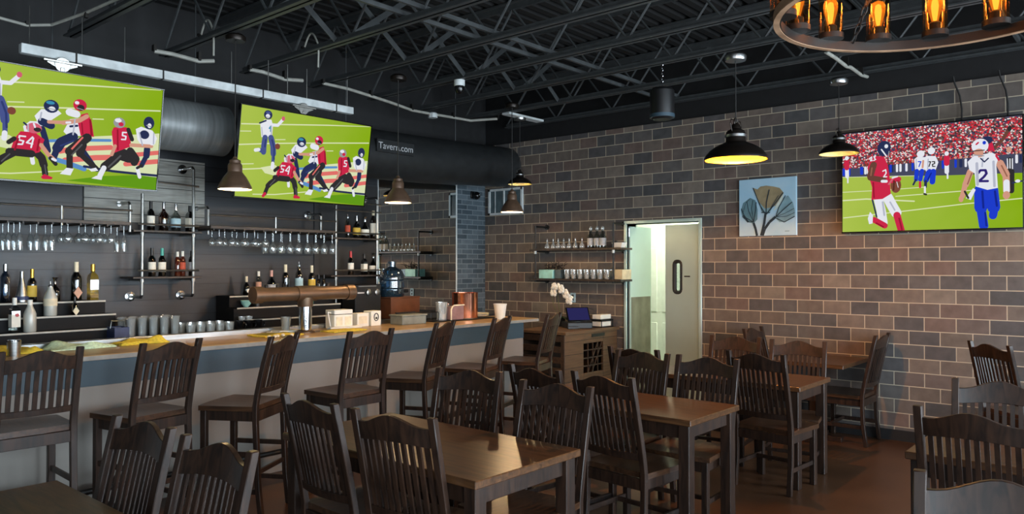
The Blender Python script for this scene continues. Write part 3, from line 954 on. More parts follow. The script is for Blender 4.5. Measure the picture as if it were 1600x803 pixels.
# bar wall: dark boards, the grey painted brick pier beside the corner
struct(box('wall_bar', (XL, 0, 0), (.2, .2, 4.3), M['shiplap']))
struct(box('wall_pier', (-.565, -.012, 0), (0, 0, 2.78), M['painted_brick']))
struct(box('wall_bar_upper', (XL, -.008, 2.9), (0, 0, 4.2), M['black_paint']))
struct(box('trim_1', (-.575, -.02, 0), (-.563, 0, 2.78), M['white_metal']))
# front wall and left wall with their windows
def windowed(name, fixed, axis, a, b, openings, z0, z1, m):
    w = MB()
    t = .2
    def seg(p, q, za, zb):
        if axis == 'x':
            w.span((p, fixed - t, za), (q, fixed, zb))
        else:
            w.span((fixed - t, p, za), (fixed, q, zb))
    c = a
    for o0, o1 in openings:
        seg(c, o0, 0, 4.3)
        seg(o0, o1, 0, z0)
        seg(o0, o1, z1, 4.3)
        c = o1
    seg(c, b, 0, 4.3)
    return struct(w.build(name, m, smooth=0))
FW = [(-9.9, -8.0), (-7.3, -5.4), (-4.7, -2.8), (-2.1, -.3)]
LW = [(-8.9, -7.4), (-6.6, -5.1)]
windowed('wall_front', YF, 'x', XL, 0, FW, .12, 2.9, M['plaster'])
windowed('wall_left', XL, 'y', YF, 0, LW, .75, 2.75, M['plaster'])
wi = 2
for (o0, o1), ax in [(q, 'x') for q in FW] + [(q, 'y') for q in LW]:
    fr = MB()
    s0 = .12 if ax == 'x' else .75
    s1 = 2.9 if ax == 'x' else 2.75
    def pb(u0, u1, za, zb, f=fr, ax=ax):
        if ax == 'x':
            f.span((u0, YF - .14, za), (u1, YF - .06, zb))
        else:
            f.span((XL - .14, u0, za), (XL - .06, u1, zb))
    mid = (o0 + o1) / 2
    pb(o0, o1, s0, s0 + .06); pb(o0, o1, s1 - .06, s1); pb(o0, o0 + .06, s0 + .06, s1 - .06); pb(o1 - .06, o1, s0 + .06, s1 - .06); pb(mid - .025, mid + .025, s0 + .06, s1 - .06)
    fo = struct(fr.build('window_%d' % wi, M['black'], smooth=0))
    g = MB()
    if ax == 'x':
        g.span((o0 + .05, YF - .105, s0 + .05), (o1 - .05, YF - .1, s1 - .05))
    else:
        g.span((XL - .105, o0 + .05, .8), (XL - .1, o1 - .05, 2.7))
    g.build('pane', M['window_glass'], fo, smooth=0)
    wi += 1
# high window beside the corner
wf = MB()
Y0, Y1, Z0, Z1 = -.711, -.097, 2.345, 2.705
wf.span((-.03, Y0, Z0), (0, Y1, Z0 + .03)).span((-.03, Y0, Z1 - .03), (0, Y1, Z1)).span((-.03, Y0, Z0), (0, Y0 + .03, Z1)).span((-.03, Y1 - .03, Z0), (0, Y1, Z1))
wf.span((-.026, -.39, Z0), (-.001, -.37, Z1))
wf.span((-.02, -.22, Z0), (-.001, -.21, Z1))
w1 = struct(wf.build('window_1', M['white_metal'], smooth=0))
box('pane', (-.014, Y0 + .02, Z0 + .02), (-.002, Y1 - .02, Z1 - .02), M['dim_glass'], w1)

# corridor behind the doorway
struct(box('floor_corridor', (0, -4.6, -.1), (1.8, -.6, 0), M['corridor_tile']))
struct(box('wall_corridor', (1.7, -4.6, 0), (1.8, -.6, 2.9), M['corridor_paint']))
struct(box('wall_corridor_left', (.2, -.7, 0), (1.8, -.6, 2.9), M['corridor_paint']))
struct(box('wall_corridor_right', (.2, -4.6, 0), (1.8, -4.5, 2.9), M['corridor_paint']))
struct(box('ceiling_corridor', (.2, -4.6, 2.8), (1.8, -.6, 2.9), M['corridor_paint']))
struct(box('wall_corridor_inner', (.2, -4.5, 0), (.204, DY0 - .04, 2.8), M['corridor_paint']))
jb = MB()
for y in (DY0, DY1):
    s = 1 if y == DY1 else -1
    jb.span((-.02, y, 0), (.22, y + s * .035, DZ + .035))
jb.span((-.02, DY0, DZ), (.22, DY1, DZ + .035))
struct(jb.build('trim_2', M['door_leaf'], bevel=.003))
# inner white panelled door in the corridor
d3 = struct(box('door_3', (1.655, -2.25, 0), (1.698, -1.42, 2.05), M['corridor_paint'], None, .004))
for za, zb in ((.2, .85), (1.0, 1.9)):
    for ya, yb in ((-2.15, -1.87), (-1.79, -1.52)):
        box('door_panel', (1.645, ya, za), (1.656, yb, zb), M['corridor_paint'], d3, .006)
MB().ball((1.62, -2.17, 1.0), .032).tube([(1.62, -2.17, 1.0), (1.66, -2.17, 1.0)], .012).build('door_handle', M['steel'], d3)


# the two swing leaves: local x from hinge to free edge, y thickness, z up
def swing_leaf(name, loc, rz, mirror):
    s = -1 if mirror else 1
    e = D.objects.new(name, None)
    COL.objects.link(e)
    e.location = loc
    e.rotation_euler = (0, 0, rz)
    struct(e)
    W, H = .465, 2.12
    wx0, wx1, wz0, wz1 = .245, .345, 1.34, 1.70
    lf = MB()
    if mirror:
        lf.span((0, -.018, .02), (W, .018, H))
    else:
        lf.span((0, -.018, .02), (wx0, .018, H))
        lf.span((wx1, -.018, .02), (W, .018, H)).span((wx0, -.018, .02), (wx1, .018, wz0)).span((wx0, -.018, wz1), (wx1, .018, H))
    lf.build('leaf', M['door_leaf'], e, smooth=0)
    g = MB()
    pts = []
    cx, cz, hw, hh = (wx0 + wx1) / 2, (wz0 + wz1) / 2, .052, .182
    for kx, kz, a0 in ((1, 1, 0), (-1, 1, 90), (-1, -1, 180), (1, -1, 270)):
        for a in range(0, 91, 30):
            t = R(a0 + a)
            pts.append((cx + kx * (hw - .04) + .04 * math.cos(t), cz + kz * (hh - .04) + .04 * math.sin(t)))
    if not mirror:
        g.tube([(x, 0, z) for x, z in pts], .026, 10, closed=True).build('window_gasket', M['rubber'], e)
        box('pane', (wx0, -.003, wz0), (wx1, .003, wz1), M['window_glass'], e)
    for yy in (-.0195, .0195):
        box('kick_plate', (.02, yy - .0012, .05), (W - .02, yy + .0012, 1.27 if mirror else .9), M['kick'] if mirror else M['door_leaf'], e)
    for z in (.12, 2.0):
        MB().lathe([(.014, 0), (.014, .1)], (0, 0, z), 10).build('hinge', M['steel'], e)
    return e


dl = swing_leaf('door_1', (.03, DY1 - .005, 0), R(-2), True)
dr = swing_leaf('door_2', (.03, DY0 + .005, 0), R(90 - 8), False)
box('push_sign', (.12, .018, 1.52), (.2, .0195, 1.535), M['black'], dr)

# ------------------------------------------------------------------ overhead steel
JX = [-.1, -.9, -1.67, -2.43, -3.2, -3.97, -4.74, -5.51, -6.28, -7.05, -7.82, -8.59, -9.36]
jr = thing('roof_joist', 'dark steel roof joist running beside the top of the brick wall', 'joist', (JX[0], 0, 0), 0, 'open web roof joists')
Yj0, Yj1, ZB, ZT = YF + .05, -.05, 3.5, 4.06
MB().span((-.045, Yj0, ZB), (-.006, -.5, ZB + .012)).span((-.012, Yj0, ZB), (-.006, -.5, ZB + .055)).span((.006, Yj0, ZB), (.045, -.5, ZB + .012)).span((.006, Yj0, ZB), (.012, -.5, ZB + .055)).build('bottom_chord', M['joist_paint'], jr, smooth=0)
MB().span((-.05, Yj0, ZT + .04), (.05, Yj1, ZT + .055)).span((-.014, Yj0, ZT - .01), (-.006, Yj1, ZT + .04)).span((.006, Yj0, ZT - .01), (.014, Yj1, ZT + .04)).build('top_chord', M['joist_paint'], jr, smooth=0)
y = -.5
up = True
wm = None
while y > Yj0 + .5:
    y2 = y - .42
    a, b = (y, ZB + .03), (y2, ZT)
    if not up:
        a, b = (y, ZT), (y2, ZB + .03)
    MB().tube([(0, a[0], a[1]), (0, b[0], b[1])], .0115, 6).build('web', M['joist_paint'], jr)
    y, up = y2, not up
JN = ['', 'second dark roof joist out from the brick wall', 'third dark roof joist out from the brick wall, speaker hanging under it',
      'fourth dark roof joist out from the brick wall', 'fifth dark roof joist from the brick wall, crossing the top centre',
      'sixth dark roof joist from the brick wall, upper left of centre', 'seventh dark roof joist from the brick wall, top left', 'eighth dark roof joist from the brick wall, top left edge']
for i, x in enumerate(JX[1:], 1):
    dup(jr, (x, 0, 0), 0, JN[i] if i < len(JN) else 'dark open web roof joist high above the camera side of the room')
# cross bridging along the bar wall direction
for yy, lab in ((-2.84, 'long thin bridging bar tying the joists, nearer the bar'), (-3.05, 'long thin bridging bar tying the joists, second from the bar'), (-6.3, 'long thin bridging bar tying the joists above the dining tables')):
    tag(MB().span((-8.2, yy - .013, ZB + .056), (-.06, yy + .013, ZB + .061)).span((-8.2, yy - .013, ZB + .061), (-.06, yy - .009, ZB + .09)).build('bridging_bar', M['joist_paint'], smooth=0), lab, 'bridging bar', 'bridging bars under the joists')
cbn = 0
for i in range(1, 6):
    x0, x1 = JX[i], JX[i + 1]
    ctr = thing('cross_brace', 'crossed dark steel braces between roof joists %s' % ['nearest the brick wall', 'above the copper pitcher end of the bar', 'over the middle bar pendant', 'over the beer tap tower', 'over the right television'][i - 1], 'cross brace', (0, 0, 0), 0, 'cross braces between joists')
    MB().bar((x0 - .03, -2.0, ZB + .03), (x1 + .03, -2.0, ZT), .006, .05).build('brace', M['joist_paint'], ctr, smooth=0)
    MB().bar((x0 - .03, -2.05, ZT), (x1 + .03, -2.05, ZB + .03), .006, .05).build('brace', M['joist_paint'], ctr, smooth=0)


# cable loops over the ends of the joists above the back bar
def cable_loop(label, x, y, z):
    t = thing('cable_loop', label, 'cable', (x, y, z), 0, 'cable loops above the back bar')
    pts = [(0, .11 - .20 * q, .11 * math.sin(PI * q)) for q in [i / 10 for i in range(11)]] + [(0, -.10, -.08), (.01, -.08, -.2)]
    MB().tube(pts, .008, 6).build('cable', M['conduit'], t)
    MB().tube([(-.03, .11, 0), (.03, .11, 0)], .012, 6).build('clip', M['dark_pipe'], t)


cable_loop('grey cable looped over a joist, above the right bar television', -3.97, -1.62, 3.56)
cable_loop('grey cable looped over a joist, top left above the left bar television', -4.74, -1.28, 3.56)


def conduit(label, pts, r=.012, boxes=()):
    t = thing('electrical_conduit', label, 'conduit', pts[0], 0, 'conduits along the ceiling')
    o = Vector(pts[0])
    MB().tube([Vector(p) - o for p in pts], r, 8).build('pipe', M['conduit'], t)
    for p in pts[::2]:
        MB().span((p[0] - o.x - .012, p[1] - o.y - r - .004, p[2] - o.z), (p[0] - o.x + .012, p[1] - o.y + r + .004, 3.51 - o.z)).build('clip', M['dark_pipe'], t, None, 0, 0)
    for b in boxes:
        c = Vector(b) - o
        MB().lathe([(.055, -.03), (.055, .02), (.045, .03)], c, 8).build('junction_box', M['white_metal'], t)
    return t


conduit('pale sagging conduit above the right end of the left television', [(-4.95, -.78, 3.46), (-4.8, -.8, 3.46), (-4.6, -.86, 3.43), (-4.48, -.9, 3.45)], .018)
conduit('pale sagging conduit above the left end of the right television', [(-4.08, -.8, 3.47), (-3.95, -.81, 3.47), (-3.75, -.86, 3.43), (-3.56, -.88, 3.45)], .018)
conduit('long pale conduit with a junction box above the black duct', [(-3.32, -.87, 3.47), (-3.0, -.86, 3.47), (-2.7, -.85, 3.45), (-2.3, -.72, 3.46), (-1.95, -.66, 3.44), (-1.62, -.64, 3.45), (-1.3, -.68, 3.45), (-1.06, -.74, 3.44), (-.85, -1.0, 3.46)], .016, [(-1.62, -.66, 3.43)])
conduit('thin dark conduit sagging at the top left corner of the ceiling', [(-6.6, -.6, 3.55), (-6.03, -.64, 3.5), (-5.86, -.67, 3.48), (-5.72, -.75, 3.5), (-5.6, -1.1, 3.55), (-5.5, -1.6, 3.6)], .012)
conduit('bright bent conduit clamped under the joist, right of the big dome lamp', [(-1.3, -5.09, 3.44), (-1.06, -5.09, 3.44), (-.75, -5.085, 3.43), (-.62, -5.08, 3.45), (-.3, -5.08, 3.44), (-.1, -5.08, 3.46)], .016)
tag(box('ceiling_strip', (-.95, -1.28, 3.47), (-.28, -1.16, 3.498), M['white_metal'], None, .004), 'short white strip fixture under the joists near the corner', 'ceiling strip')

# long pale channel that carries the bar televisions
ch = thing('support_channel', 'long pale horizontal channel above the bar televisions', 'channel', (-4.56, -1.05, 3.2))
MB().span((-1.46, -.03, -.035), (1.46, .03, .035)).build('channel', M['white_metal'], ch, None, .004)
for x in (-1.4, -1.05, -.74, .16, .52, .72, .93, 1.4):
    MB().tube([(x, 0, .03), (x, 0, .32)], .004, 6).build('hanger_rod', M['pipe'], ch)
for x in (-1.1, -.45, .45, 1.25):
    MB().span((x - .006, -.034, -.04), (x + .006, .034, .04)).build('strap', M['dark_pipe'], ch)

# ducts above the back bar
du = thing('air_duct', 'round galvanised air duct between the two bar televisions', 'duct', (0, 0, 0))
rx = Matrix.Rotation(R(90), 3, 'Y')
MB().lathe([(.235, -7.9), (.235, -4.12)], (0, -.4, 2.93), 40, rx).build('duct_body', M['duct'], du)
for x in (-5.3, -6.6):
    MB().lathe([(.24, x), (.24, x + .03)], (0, -.4, 2.93), 40, rx).build('duct_collar', M['steel'], du)
for x in (-4.4, -5.6):
    MB().tube([(x, -.4, 3.16), (x, -.4, 4.1)], .006, 6).build('hanger_rod', M['joist_paint'], du)
bd = thing('black_duct', 'large round black duct above the mirror, reaching the brick wall', 'duct', (0, 0, 0))
pts = [(-3.25, -.42, 2.90), (-1.5, -.42, 2.93), (-.02, -.42, 2.99)]
MB().tube(pts, [.28, .28, .265], 40).build('duct_body', M['black_duct'], bd)
for x in (-1.0, -2.7):
    MB().tube([(x, -.42, 3.16), (x, -.42, 4.1)], .006, 6).build('hanger_rod', M['joist_paint'], bd)
sg = thing('tavern_sign', 'small dark sign with pale lettering on the black duct', 'sign', (-2.24, -.712, 2.97))
MB().span((-.27, -.012, -.07), (.27, .02, .07)).build('sign_board', M['black_duct'], sg, None, .003)
text_mesh('lettering', 'Tavern.com', .105, M['silverlabel'], sg, (0, -.0135, -.003), (R(90), 0, 0))

# small camera on the pier, dome camera under a joist, pendant speaker
sc = thing('security_camera', 'small black security camera on the grey painted brick pier', 'camera', (-.24, -.012, 2.62))
MB().span((-.06, -.02, -.05), (.06, 0, .05)).build('wall_plate', M['black'], sc, None, .006)
MB().ball((0, -.06, -.01), .055, 16).build('dome', M['black_gloss'], sc)
MB().ball((.0, -.112, 0), .012, 10).build('lens', M['chrome'], sc)
dc = thing('dome_camera', 'small ceiling camera with pale cap under a roof joist', 'camera', (-2.43, -1.9, 3.5))
MB().lathe([(.055, 0), (.055, -.05), (.05, -.06)], (0, 0, 0), 16).build('cap', M['white_metal'], dc)
MB().lathe([(.048, -.06), (.048, -.1), (.03, -.13), (0, -.14)], (0, 0, 0), 16).build('dome', M['black_gloss'], dc)
sp = thing('pendant_speaker', 'black cylinder speaker hanging from a joist before the brick wall', 'speaker', (-1.67, -3.75, 2.985))
sp.scale = (.82, .82, .82)
MB().lathe([(.10, 0), (.13, .03), (.135, .06), (.135, .32), (.11, .35), (0, .355)], (0, 0, 0), 28).build('cabinet', M['black'], sp)
MB().lathe([(.138, .02), (.138, .06)], (0, 0, 0), 28).build('trim_ring', M['band'], sp)
hk = MB()
for i in range(9):
    z = .37 + i * .031
    hk.tube([(.012 * math.cos(a) * (1 if i % 2 else 0), .012 * math.cos(a) * (0 if i % 2 else 1), z + .02 * math.sin(a)) for a in [q * PI / 4 for q in range(8)]], .003, 5, closed=True)
hk.build('chain', M['chrome'], sp)


# ------------------------------------------------------------------ televisions
PAL = dict(field=(158, 188, 44), fieldlight=(172, 198, 84), grass_dark=(96, 150, 26), grass_mid=(140, 176, 24), line=(214, 222, 176), white=(226, 228, 236),
           navy=(40, 48, 84), blue=(72, 84, 140), red=(200, 40, 72), black=(48, 46, 48), skin=(206, 150, 128), grey=(150, 150, 156), teal=(60, 140, 176),
           ball=(124, 70, 56), stripeblue=(92, 140, 196), stripered=(222, 110, 104), pink=(206, 96, 116), royal=(30, 60, 200), skindark=(104, 66, 56),
           numblue=(48, 36, 110), crowd1=(196, 36, 48), crowd2=(226, 214, 210), crowd3=(120, 84, 74), crowd4=(62, 60, 96), crowd5=(70, 50, 50), crowd6=(226, 90, 96), wall=(70, 72, 92), redshade=(150, 26, 48), whiteshade=(178, 182, 198), kshade=(86, 86, 88), bshade=(48, 60, 112), bshade2=(20, 38, 140), skinlo=(150, 100, 80), ballshade=(84, 44, 36))
PALK = list(PAL)
SCREEN = [emission('screen_' + k_, PAL[k_], 1.1) for k_ in PALK]


FIELD = SCREEN[0]
_nt = FIELD.node_tree
_tc, _sx, _rp = _nt.nodes.new('ShaderNodeTexCoord'), _nt.nodes.new('ShaderNodeSeparateXYZ'), _nt.nodes.new('ShaderNodeMapRange')
_cr, _nz = _nt.nodes.new('ShaderNodeValToRGB'), _nt.nodes.new('ShaderNodeTexNoise')
_nz.inputs['Scale'].default_value = 3.5
_nt.links.new(_tc.outputs['Object'], _sx.inputs[0])
_nt.links.new(_tc.outputs['Object'], _nz.inputs['Vector'])
_ad = _nt.nodes.new('ShaderNodeMath')
_ad.operation = 'MULTIPLY_ADD'
_ad.inputs[1].default_value = .5
_nt.links.new(_nz.outputs['Fac'], _ad.inputs[0])
_nt.links.new(_sx.outputs[0], _ad.inputs[2])
_rp.inputs['From Min'].default_value = -.5
_rp.inputs['From Max'].default_value = 1.0
_nt.links.new(_ad.outputs[0], _rp.inputs['Value'])
_cr.color_ramp.elements[0].color = (*lin((170, 192, 78)), 1)
_cr.color_ramp.elements[1].color = (*lin((132, 170, 18)), 1)
_nt.links.new(_rp.outputs[0], _cr.inputs['Fac'])
_nt.links.new(_cr.outputs['Color'], [n_ for n_ in _nt.nodes if n_.type == 'EMISSION'][0].inputs['Color'])


def draw_picture(items, W, H, base):
    """the picture a screen shows, as flat coloured shapes laid on the screen"""
    b = MB()
    lay = [0]

    def pt(u, v):
        return ((u - .5) * W, (.5 - v) * H)

    def put(poly, c):
        y = -.0004 - lay[0] * .000004
        poly = [(max(-W / 2, min(W / 2, x)), max(-H / 2, min(H / 2, z))) for x, z in poly]
        b.add([(x, y, z) for x, z in poly], [list(range(len(poly)))], PALK.index(c))
    put([pt(0, 0), pt(1, 0), pt(1, 1), pt(0, 1)], base)
    for it in items:
        lay[0] += 1
        if it[0] == 'P':
            put([pt(*p) for p in it[2]], it[1])
        elif it[0] == 'E':
            x, z = pt(it[2], it[3])
            put([(x + it[4] * W * math.cos(a), z + it[5] * W * math.sin(a)) for a in [q * PI / 8 for q in range(16)]], it[1])
        elif it[0] == 'L':
            w = it[2] * W / 2
            ps = [Vector(pt(*p)) for p in it[3]]
            for a, c in zip(ps, ps[1:]):
                d = (c - a)
                nrm = Vector((-d.y, d.x)).normalized() * w
                put([a + nrm, c + nrm, c - nrm, a - nrm], it[1])
            for p in ps:
                lay[0] += .2
                put([(p.x + w * math.cos(q * PI / 5), p.y + w * math.sin(q * PI / 5)) for q in range(10)], it[1])
    return b


def television(label, loc, rz, tilt, W, H, picture, base, mount=None):
    t = thing('television', label, 'television', loc, rz, 'wall and ceiling hung televisions')
    t.rotation_euler = (tilt, 0, rz)
    MB().span((-W / 2, .0, -H / 2), (W / 2, .035, H / 2)).span((-W * .3, .035, -H * .35), (W * .3, .06, H * .25)).build('casing', M['black'], t, None, .003)
    z = MB()
    e = .014
    z.span((-W / 2 - e, -.006, -H / 2 - e), (W / 2 + e, .036, -H / 2)).span((-W / 2 - e, -.006, H / 2), (W / 2 + e, .036, H / 2 + e * .7))
    z.span((-W / 2 - e * .7, -.006, -H / 2), (-W / 2, .036, H / 2)).span((W / 2, -.006, -H / 2), (W / 2 + e * .7, .036, H / 2))
    z.build('bezel', M['black_gloss'], t, None, .002)
    draw_picture(picture, W, H, base).build('screen', SCREEN, t, smooth=0)
    return t


rng = random.Random(5)
crowd = []
for r_ in range(38):
    for c_ in range(120):
        u, v = (c_ + rng.random()) / 120, .40 * (r_ + rng.random()) / 38
        v = min(v, .405 - .0 * u)
        k_ = rng.choice(['crowd1'] * 6 + ['crowd2'] * 4 + ['crowd3'] * 3 + ['crowd4'] * 2 + ['crowd5'] * 4 + ['crowd6'] * 2)
        crowd.append(('P', k_, [(u, v), (u + .009, v + .002), (u + .008, v + .014), (u - .001, v + .012)]))
side = [('P', 'wall', [(0, .36), (1, .34), (1, .425), (0, .44)])]
for i in range(46):
    u = rng.random()
    k_ = rng.choice(['royal', 'navy', 'white', 'blue', 'crowd4', 'royal'])
    side.append(('L', k_, .013, [(u, .36), (u, .42)]))
    side.append(('E', rng.choice(['skin', 'skindark', 'navy']), u, .335, .006, .008))
tvm = []
for lab, xc in (('big television on the left showing football players, left edge out of frame', -5.742), ('right hand television above the bar showing the same football play', -3.62)):
    W, H = 1.43, .805
    tv = television(lab, (xc, -1.05, 2.665), 0, R(8.5), W, H, FIELD_GOAL_PICTURE, 'field')
    xo = -.02 if xc < -5 else -.08
    mt = MB()
    mt.bar((xo - .10, .02, .475), (xo, .02, .43), .02, .03).bar((xo + .10, .02, .475), (xo, .02, .43), .02, .03)
    mt.lathe([(.055, -.012), (.055, .012)], (xo, .02, .46), 16, Matrix.Rotation(R(90), 3, 'X')).span((xo - .015, .005, .38), (xo + .015, .06, .44)).span((xo - .13, .0, .47), (xo + .13, .05, .488))
    mt.build('mount_bracket', M['pipe'], tv, None, .003)
t3 = television('television on the brick wall showing a running player before a red crowd', (-.10, -5.585, 2.455), R(-90), R(0.5), 1.47, .955, crowd + side + STADIUM_PICTURE, 'wall')
box('wall_bracket', (-.3, .035, -.2), (.3, .084, .2), M['dark_pipe'], t3)
for x, lab in ((.27, ''), (.62, '')):
    MB().tube([(x - .06, .06, .90), (x - .05, .065, .84), (x - .01, .07, .72), (x + .005, .068, .6), (x + .005, .05, .44)], .008, 6).build('cable', M['cord'], t3)


# ------------------------------------------------------------------ pendant lamps
def pendant(label, loc, top, kind, energy, rgb, dia=.26):
    t = thing('pendant_lamp', label, 'pendant lamp', loc, 0, 'bar pendant lamps' if kind == 'bar' else 'dome pendant lamps')
    s = dia / .26
    if kind == 'bar':
        prof = [(.13, 0), (.131, .012), (.124, .03), (.108, .062), (.088, .098), (.066, .126), (.056, .14), (.056, .19), (.05, .205), (.044, .21), (.044, .232), (.02, .245), (.012, .262)]
        shade, inner = M['bronze'], M['shade_white']
    else:
        prof = [(.13, 0), (.131, .008), (.126, .018), (.108, .040), (.086, .056), (.06, .068), (.044, .075), (.041, .085), (.041, .112), (.035, .124), (.02, .132), (.018, .146), (.01, .156)]
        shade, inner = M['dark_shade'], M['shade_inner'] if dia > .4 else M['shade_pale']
    prof = [(r * s, z * s) for r, z in prof]
    top_z = prof[-1][1]
    sd = MB().lathe(prof, (0, 0, 0), 32, cap=False).build('lamp_shade', shade, t)
    ip = [(r - .004 * s, z + (.0 if i else .001)) for i, (r, z) in enumerate(prof[:7])] + [(.0, prof[6][1] - .002)]
    MB().lathe(ip, (0, 0, 0), 32, cap=False).build('shade_lining', inner, sd)
    hb = prof[6][1]
    sk = MB().lathe([(.016 * s, hb - .002), (.016 * s, hb - .03 * s), (.022 * s, hb - .05 * s)], (0, 0, 0), 12).build('socket', M['black'], t)
    MB().ball((0, 0, hb * (.42 if kind == 'bar' else .78)), .03 * s, 14, 0, (1, 1, 1.15)).build('bulb', M['bar_bulb'] if kind == 'bar' else M['dome_bulb'], sk)
    H = top - loc[2]
    MB().tube([(0, 0, top_z - .005), (0, 0, H - .02)], .005 if kind == 'bar' else .004, 6).build('cord', M['cord'], t)
    if kind == 'dome':
        MB().tube([(.016 * s * math.cos(a), 0, top_z + .01 + .016 * s * math.sin(a)) for a in [q * PI / 6 for q in range(12)]], .003 * s, 6, closed=True).build('loop', shade, t)
        MB().tube([(.035 * s, 0, .115 * s), (.055 * s, 0, .15 * s), (.045 * s, 0, .168 * s), (-.045 * s, 0, .168 * s), (-.055 * s, 0, .15 * s), (-.035 * s, 0, .115 * s)], .002 * s, 5).build('yoke', shade, t)
        MB().lathe([(.045 * s, prof[8][1] - .016 * s), (.045 * s, prof[8][1] - .005 * s)], (0, 0, 0), 24).build('collar', M['steel'], t)
    MB().lathe([(.075, H - .055), (.08, H - .04), (.08, H - .02), (.055, H)], (0, 0, 0), 20).build('canopy', M['dark_shade'] if kind == 'bar' else M['steel'], t)
    lamp('pendant_light', 'POINT', (0, 0, .02 if kind == 'bar' else hb * (.36 if dia > .4 else .6)), energy, rgb, .03, t)
    return t


for x, lab in ((-4.673, 'bronze pendant lamp hanging left of the right bar television, nearest of the bar row'),
               (-2.969, 'bronze pendant lamp hanging over the bar, middle of the bar row'),
               (-1.274, 'bronze pendant lamp hanging in front of the high corner window')):
    pendant(lab, (x, -1.6, 2.258), 3.5, 'bar', 30., (255, 214, 160))
pendant('large dark dome pendant lamp with glowing yellow inside, before the brick wall', (-2.43, -4.8, 2.44), 3.24, 'dome', 430., (255, 174, 94), .46)
pendant('dark dome pendant lamp hanging beside the television on the brick wall', (-.69, -5.0, 2.66), 3.35, 'dome', 150., (255, 174, 94), .345)
pendant('small dark dome pendant lamp in the corner above the bar pendants', (-.66, -1.2, 2.652), 3.5, 'dome', 8., (255, 196, 112), .30)

# wagon wheel chandelier with jar lamps
CH = thing('ring_chandelier', 'round wooden ring chandelier with glowing bulbs in glass jars', 'chandelier', (-5.18, -6.70, 2.45))
RO, RI, HH = .485, .465, .03
NS = 64
P, F = [], []
for k_ in range(NS):
    a = 2 * PI * k_ / NS
    for r_, z_ in ((RO, 0), (RO, HH), (RI, HH), (RI, 0)):
        P.append((r_ * math.cos(a), r_ * math.sin(a), z_))
for k_ in range(NS):
    a, b = 4 * k_, 4 * ((k_ + 1) % NS)
    for q in range(4):
        q2 = (q + 1) % 4
        F.append([a + q, b + q, b + q2, a + q2])
MB().add(P, F).build('wooden_ring', M['barrel_wood'], CH, None, 0)
MB().lathe([(RI - .004, .002), (RI - .004, HH + .004), (RI - .001, HH + .004), (RI - .001, .002), (RI - .004, .002)], (0, 0, 0), NS, cap=False).build('iron_band', M['dark_pipe'], CH)
for k_ in range(15):
    a = R(84 - 24 * k_)
    cx, cy = .445 * math.cos(a), .455 * math.sin(a)
    h = MB().lathe([(.044, HH + .002), (.044, HH + .022), (.022, HH + .026), (.022, HH + .05), (.016, HH + .055)], (cx, cy, 0), 20).build('lamp_holder', M['dark_pipe'], CH)
    MB().lathe([(.042, HH + .02), (.042, HH + .165), (.041, HH + .165), (.041, HH + .022)], (cx, cy, 0), 24, cap=False).build('glass_jar', M['jar'], h)
    MB().lathe([(.010, HH + .055), (.014, HH + .07), (.022, HH + .1), (.026, HH + .122), (.02, HH + .145), (0, HH + .155)], (cx, cy, 0), 16).build('bulb', M['bulb'], h)
    MB().lathe([(.006, HH + .062), (.010, HH + .085), (.013, HH + .115), (.010, HH + .135), (.003, HH + .14)], (cx, cy, 0), 8).build('filament', M['filament'], h)
    lamp('jar_light', 'POINT', (cx, cy, HH + .15), 1.4, (255, 160, 70), .03, CH)
for a in (R(48), R(168), R(288)):
    c_ = MB()
    p0, p1 = Vector((.46 * math.cos(a), .46 * math.sin(a), HH)), Vector((0, 0, .62))
    nl = 22
    t_ = (p1 - p0).normalized()
    s_ = t_.cross(Vector((0, 0, 1))).normalized()
    u_ = s_.cross(t_)
    for i in range(nl):
        c0 = p0 + (p1 - p0) * ((i + .5) / nl)
        w_ = s_ if i % 2 else u_
        c_.tube([c0 + t_ * .021 * math.cos(q * PI / 4) + w_ * .009 * math.sin(q * PI / 4) for q in range(8)], .0028, 5, closed=True)
    c_.build('chain', M['dark_pipe'], CH)
MB().tube([(0, 0, .6), (0, 0, 1.05)], .008, 8).lathe([(.06, 1.02), (.06, 1.045), (.03, 1.05)], (0, 0, 0), 20).build('stem', M['dark_pipe'], CH)

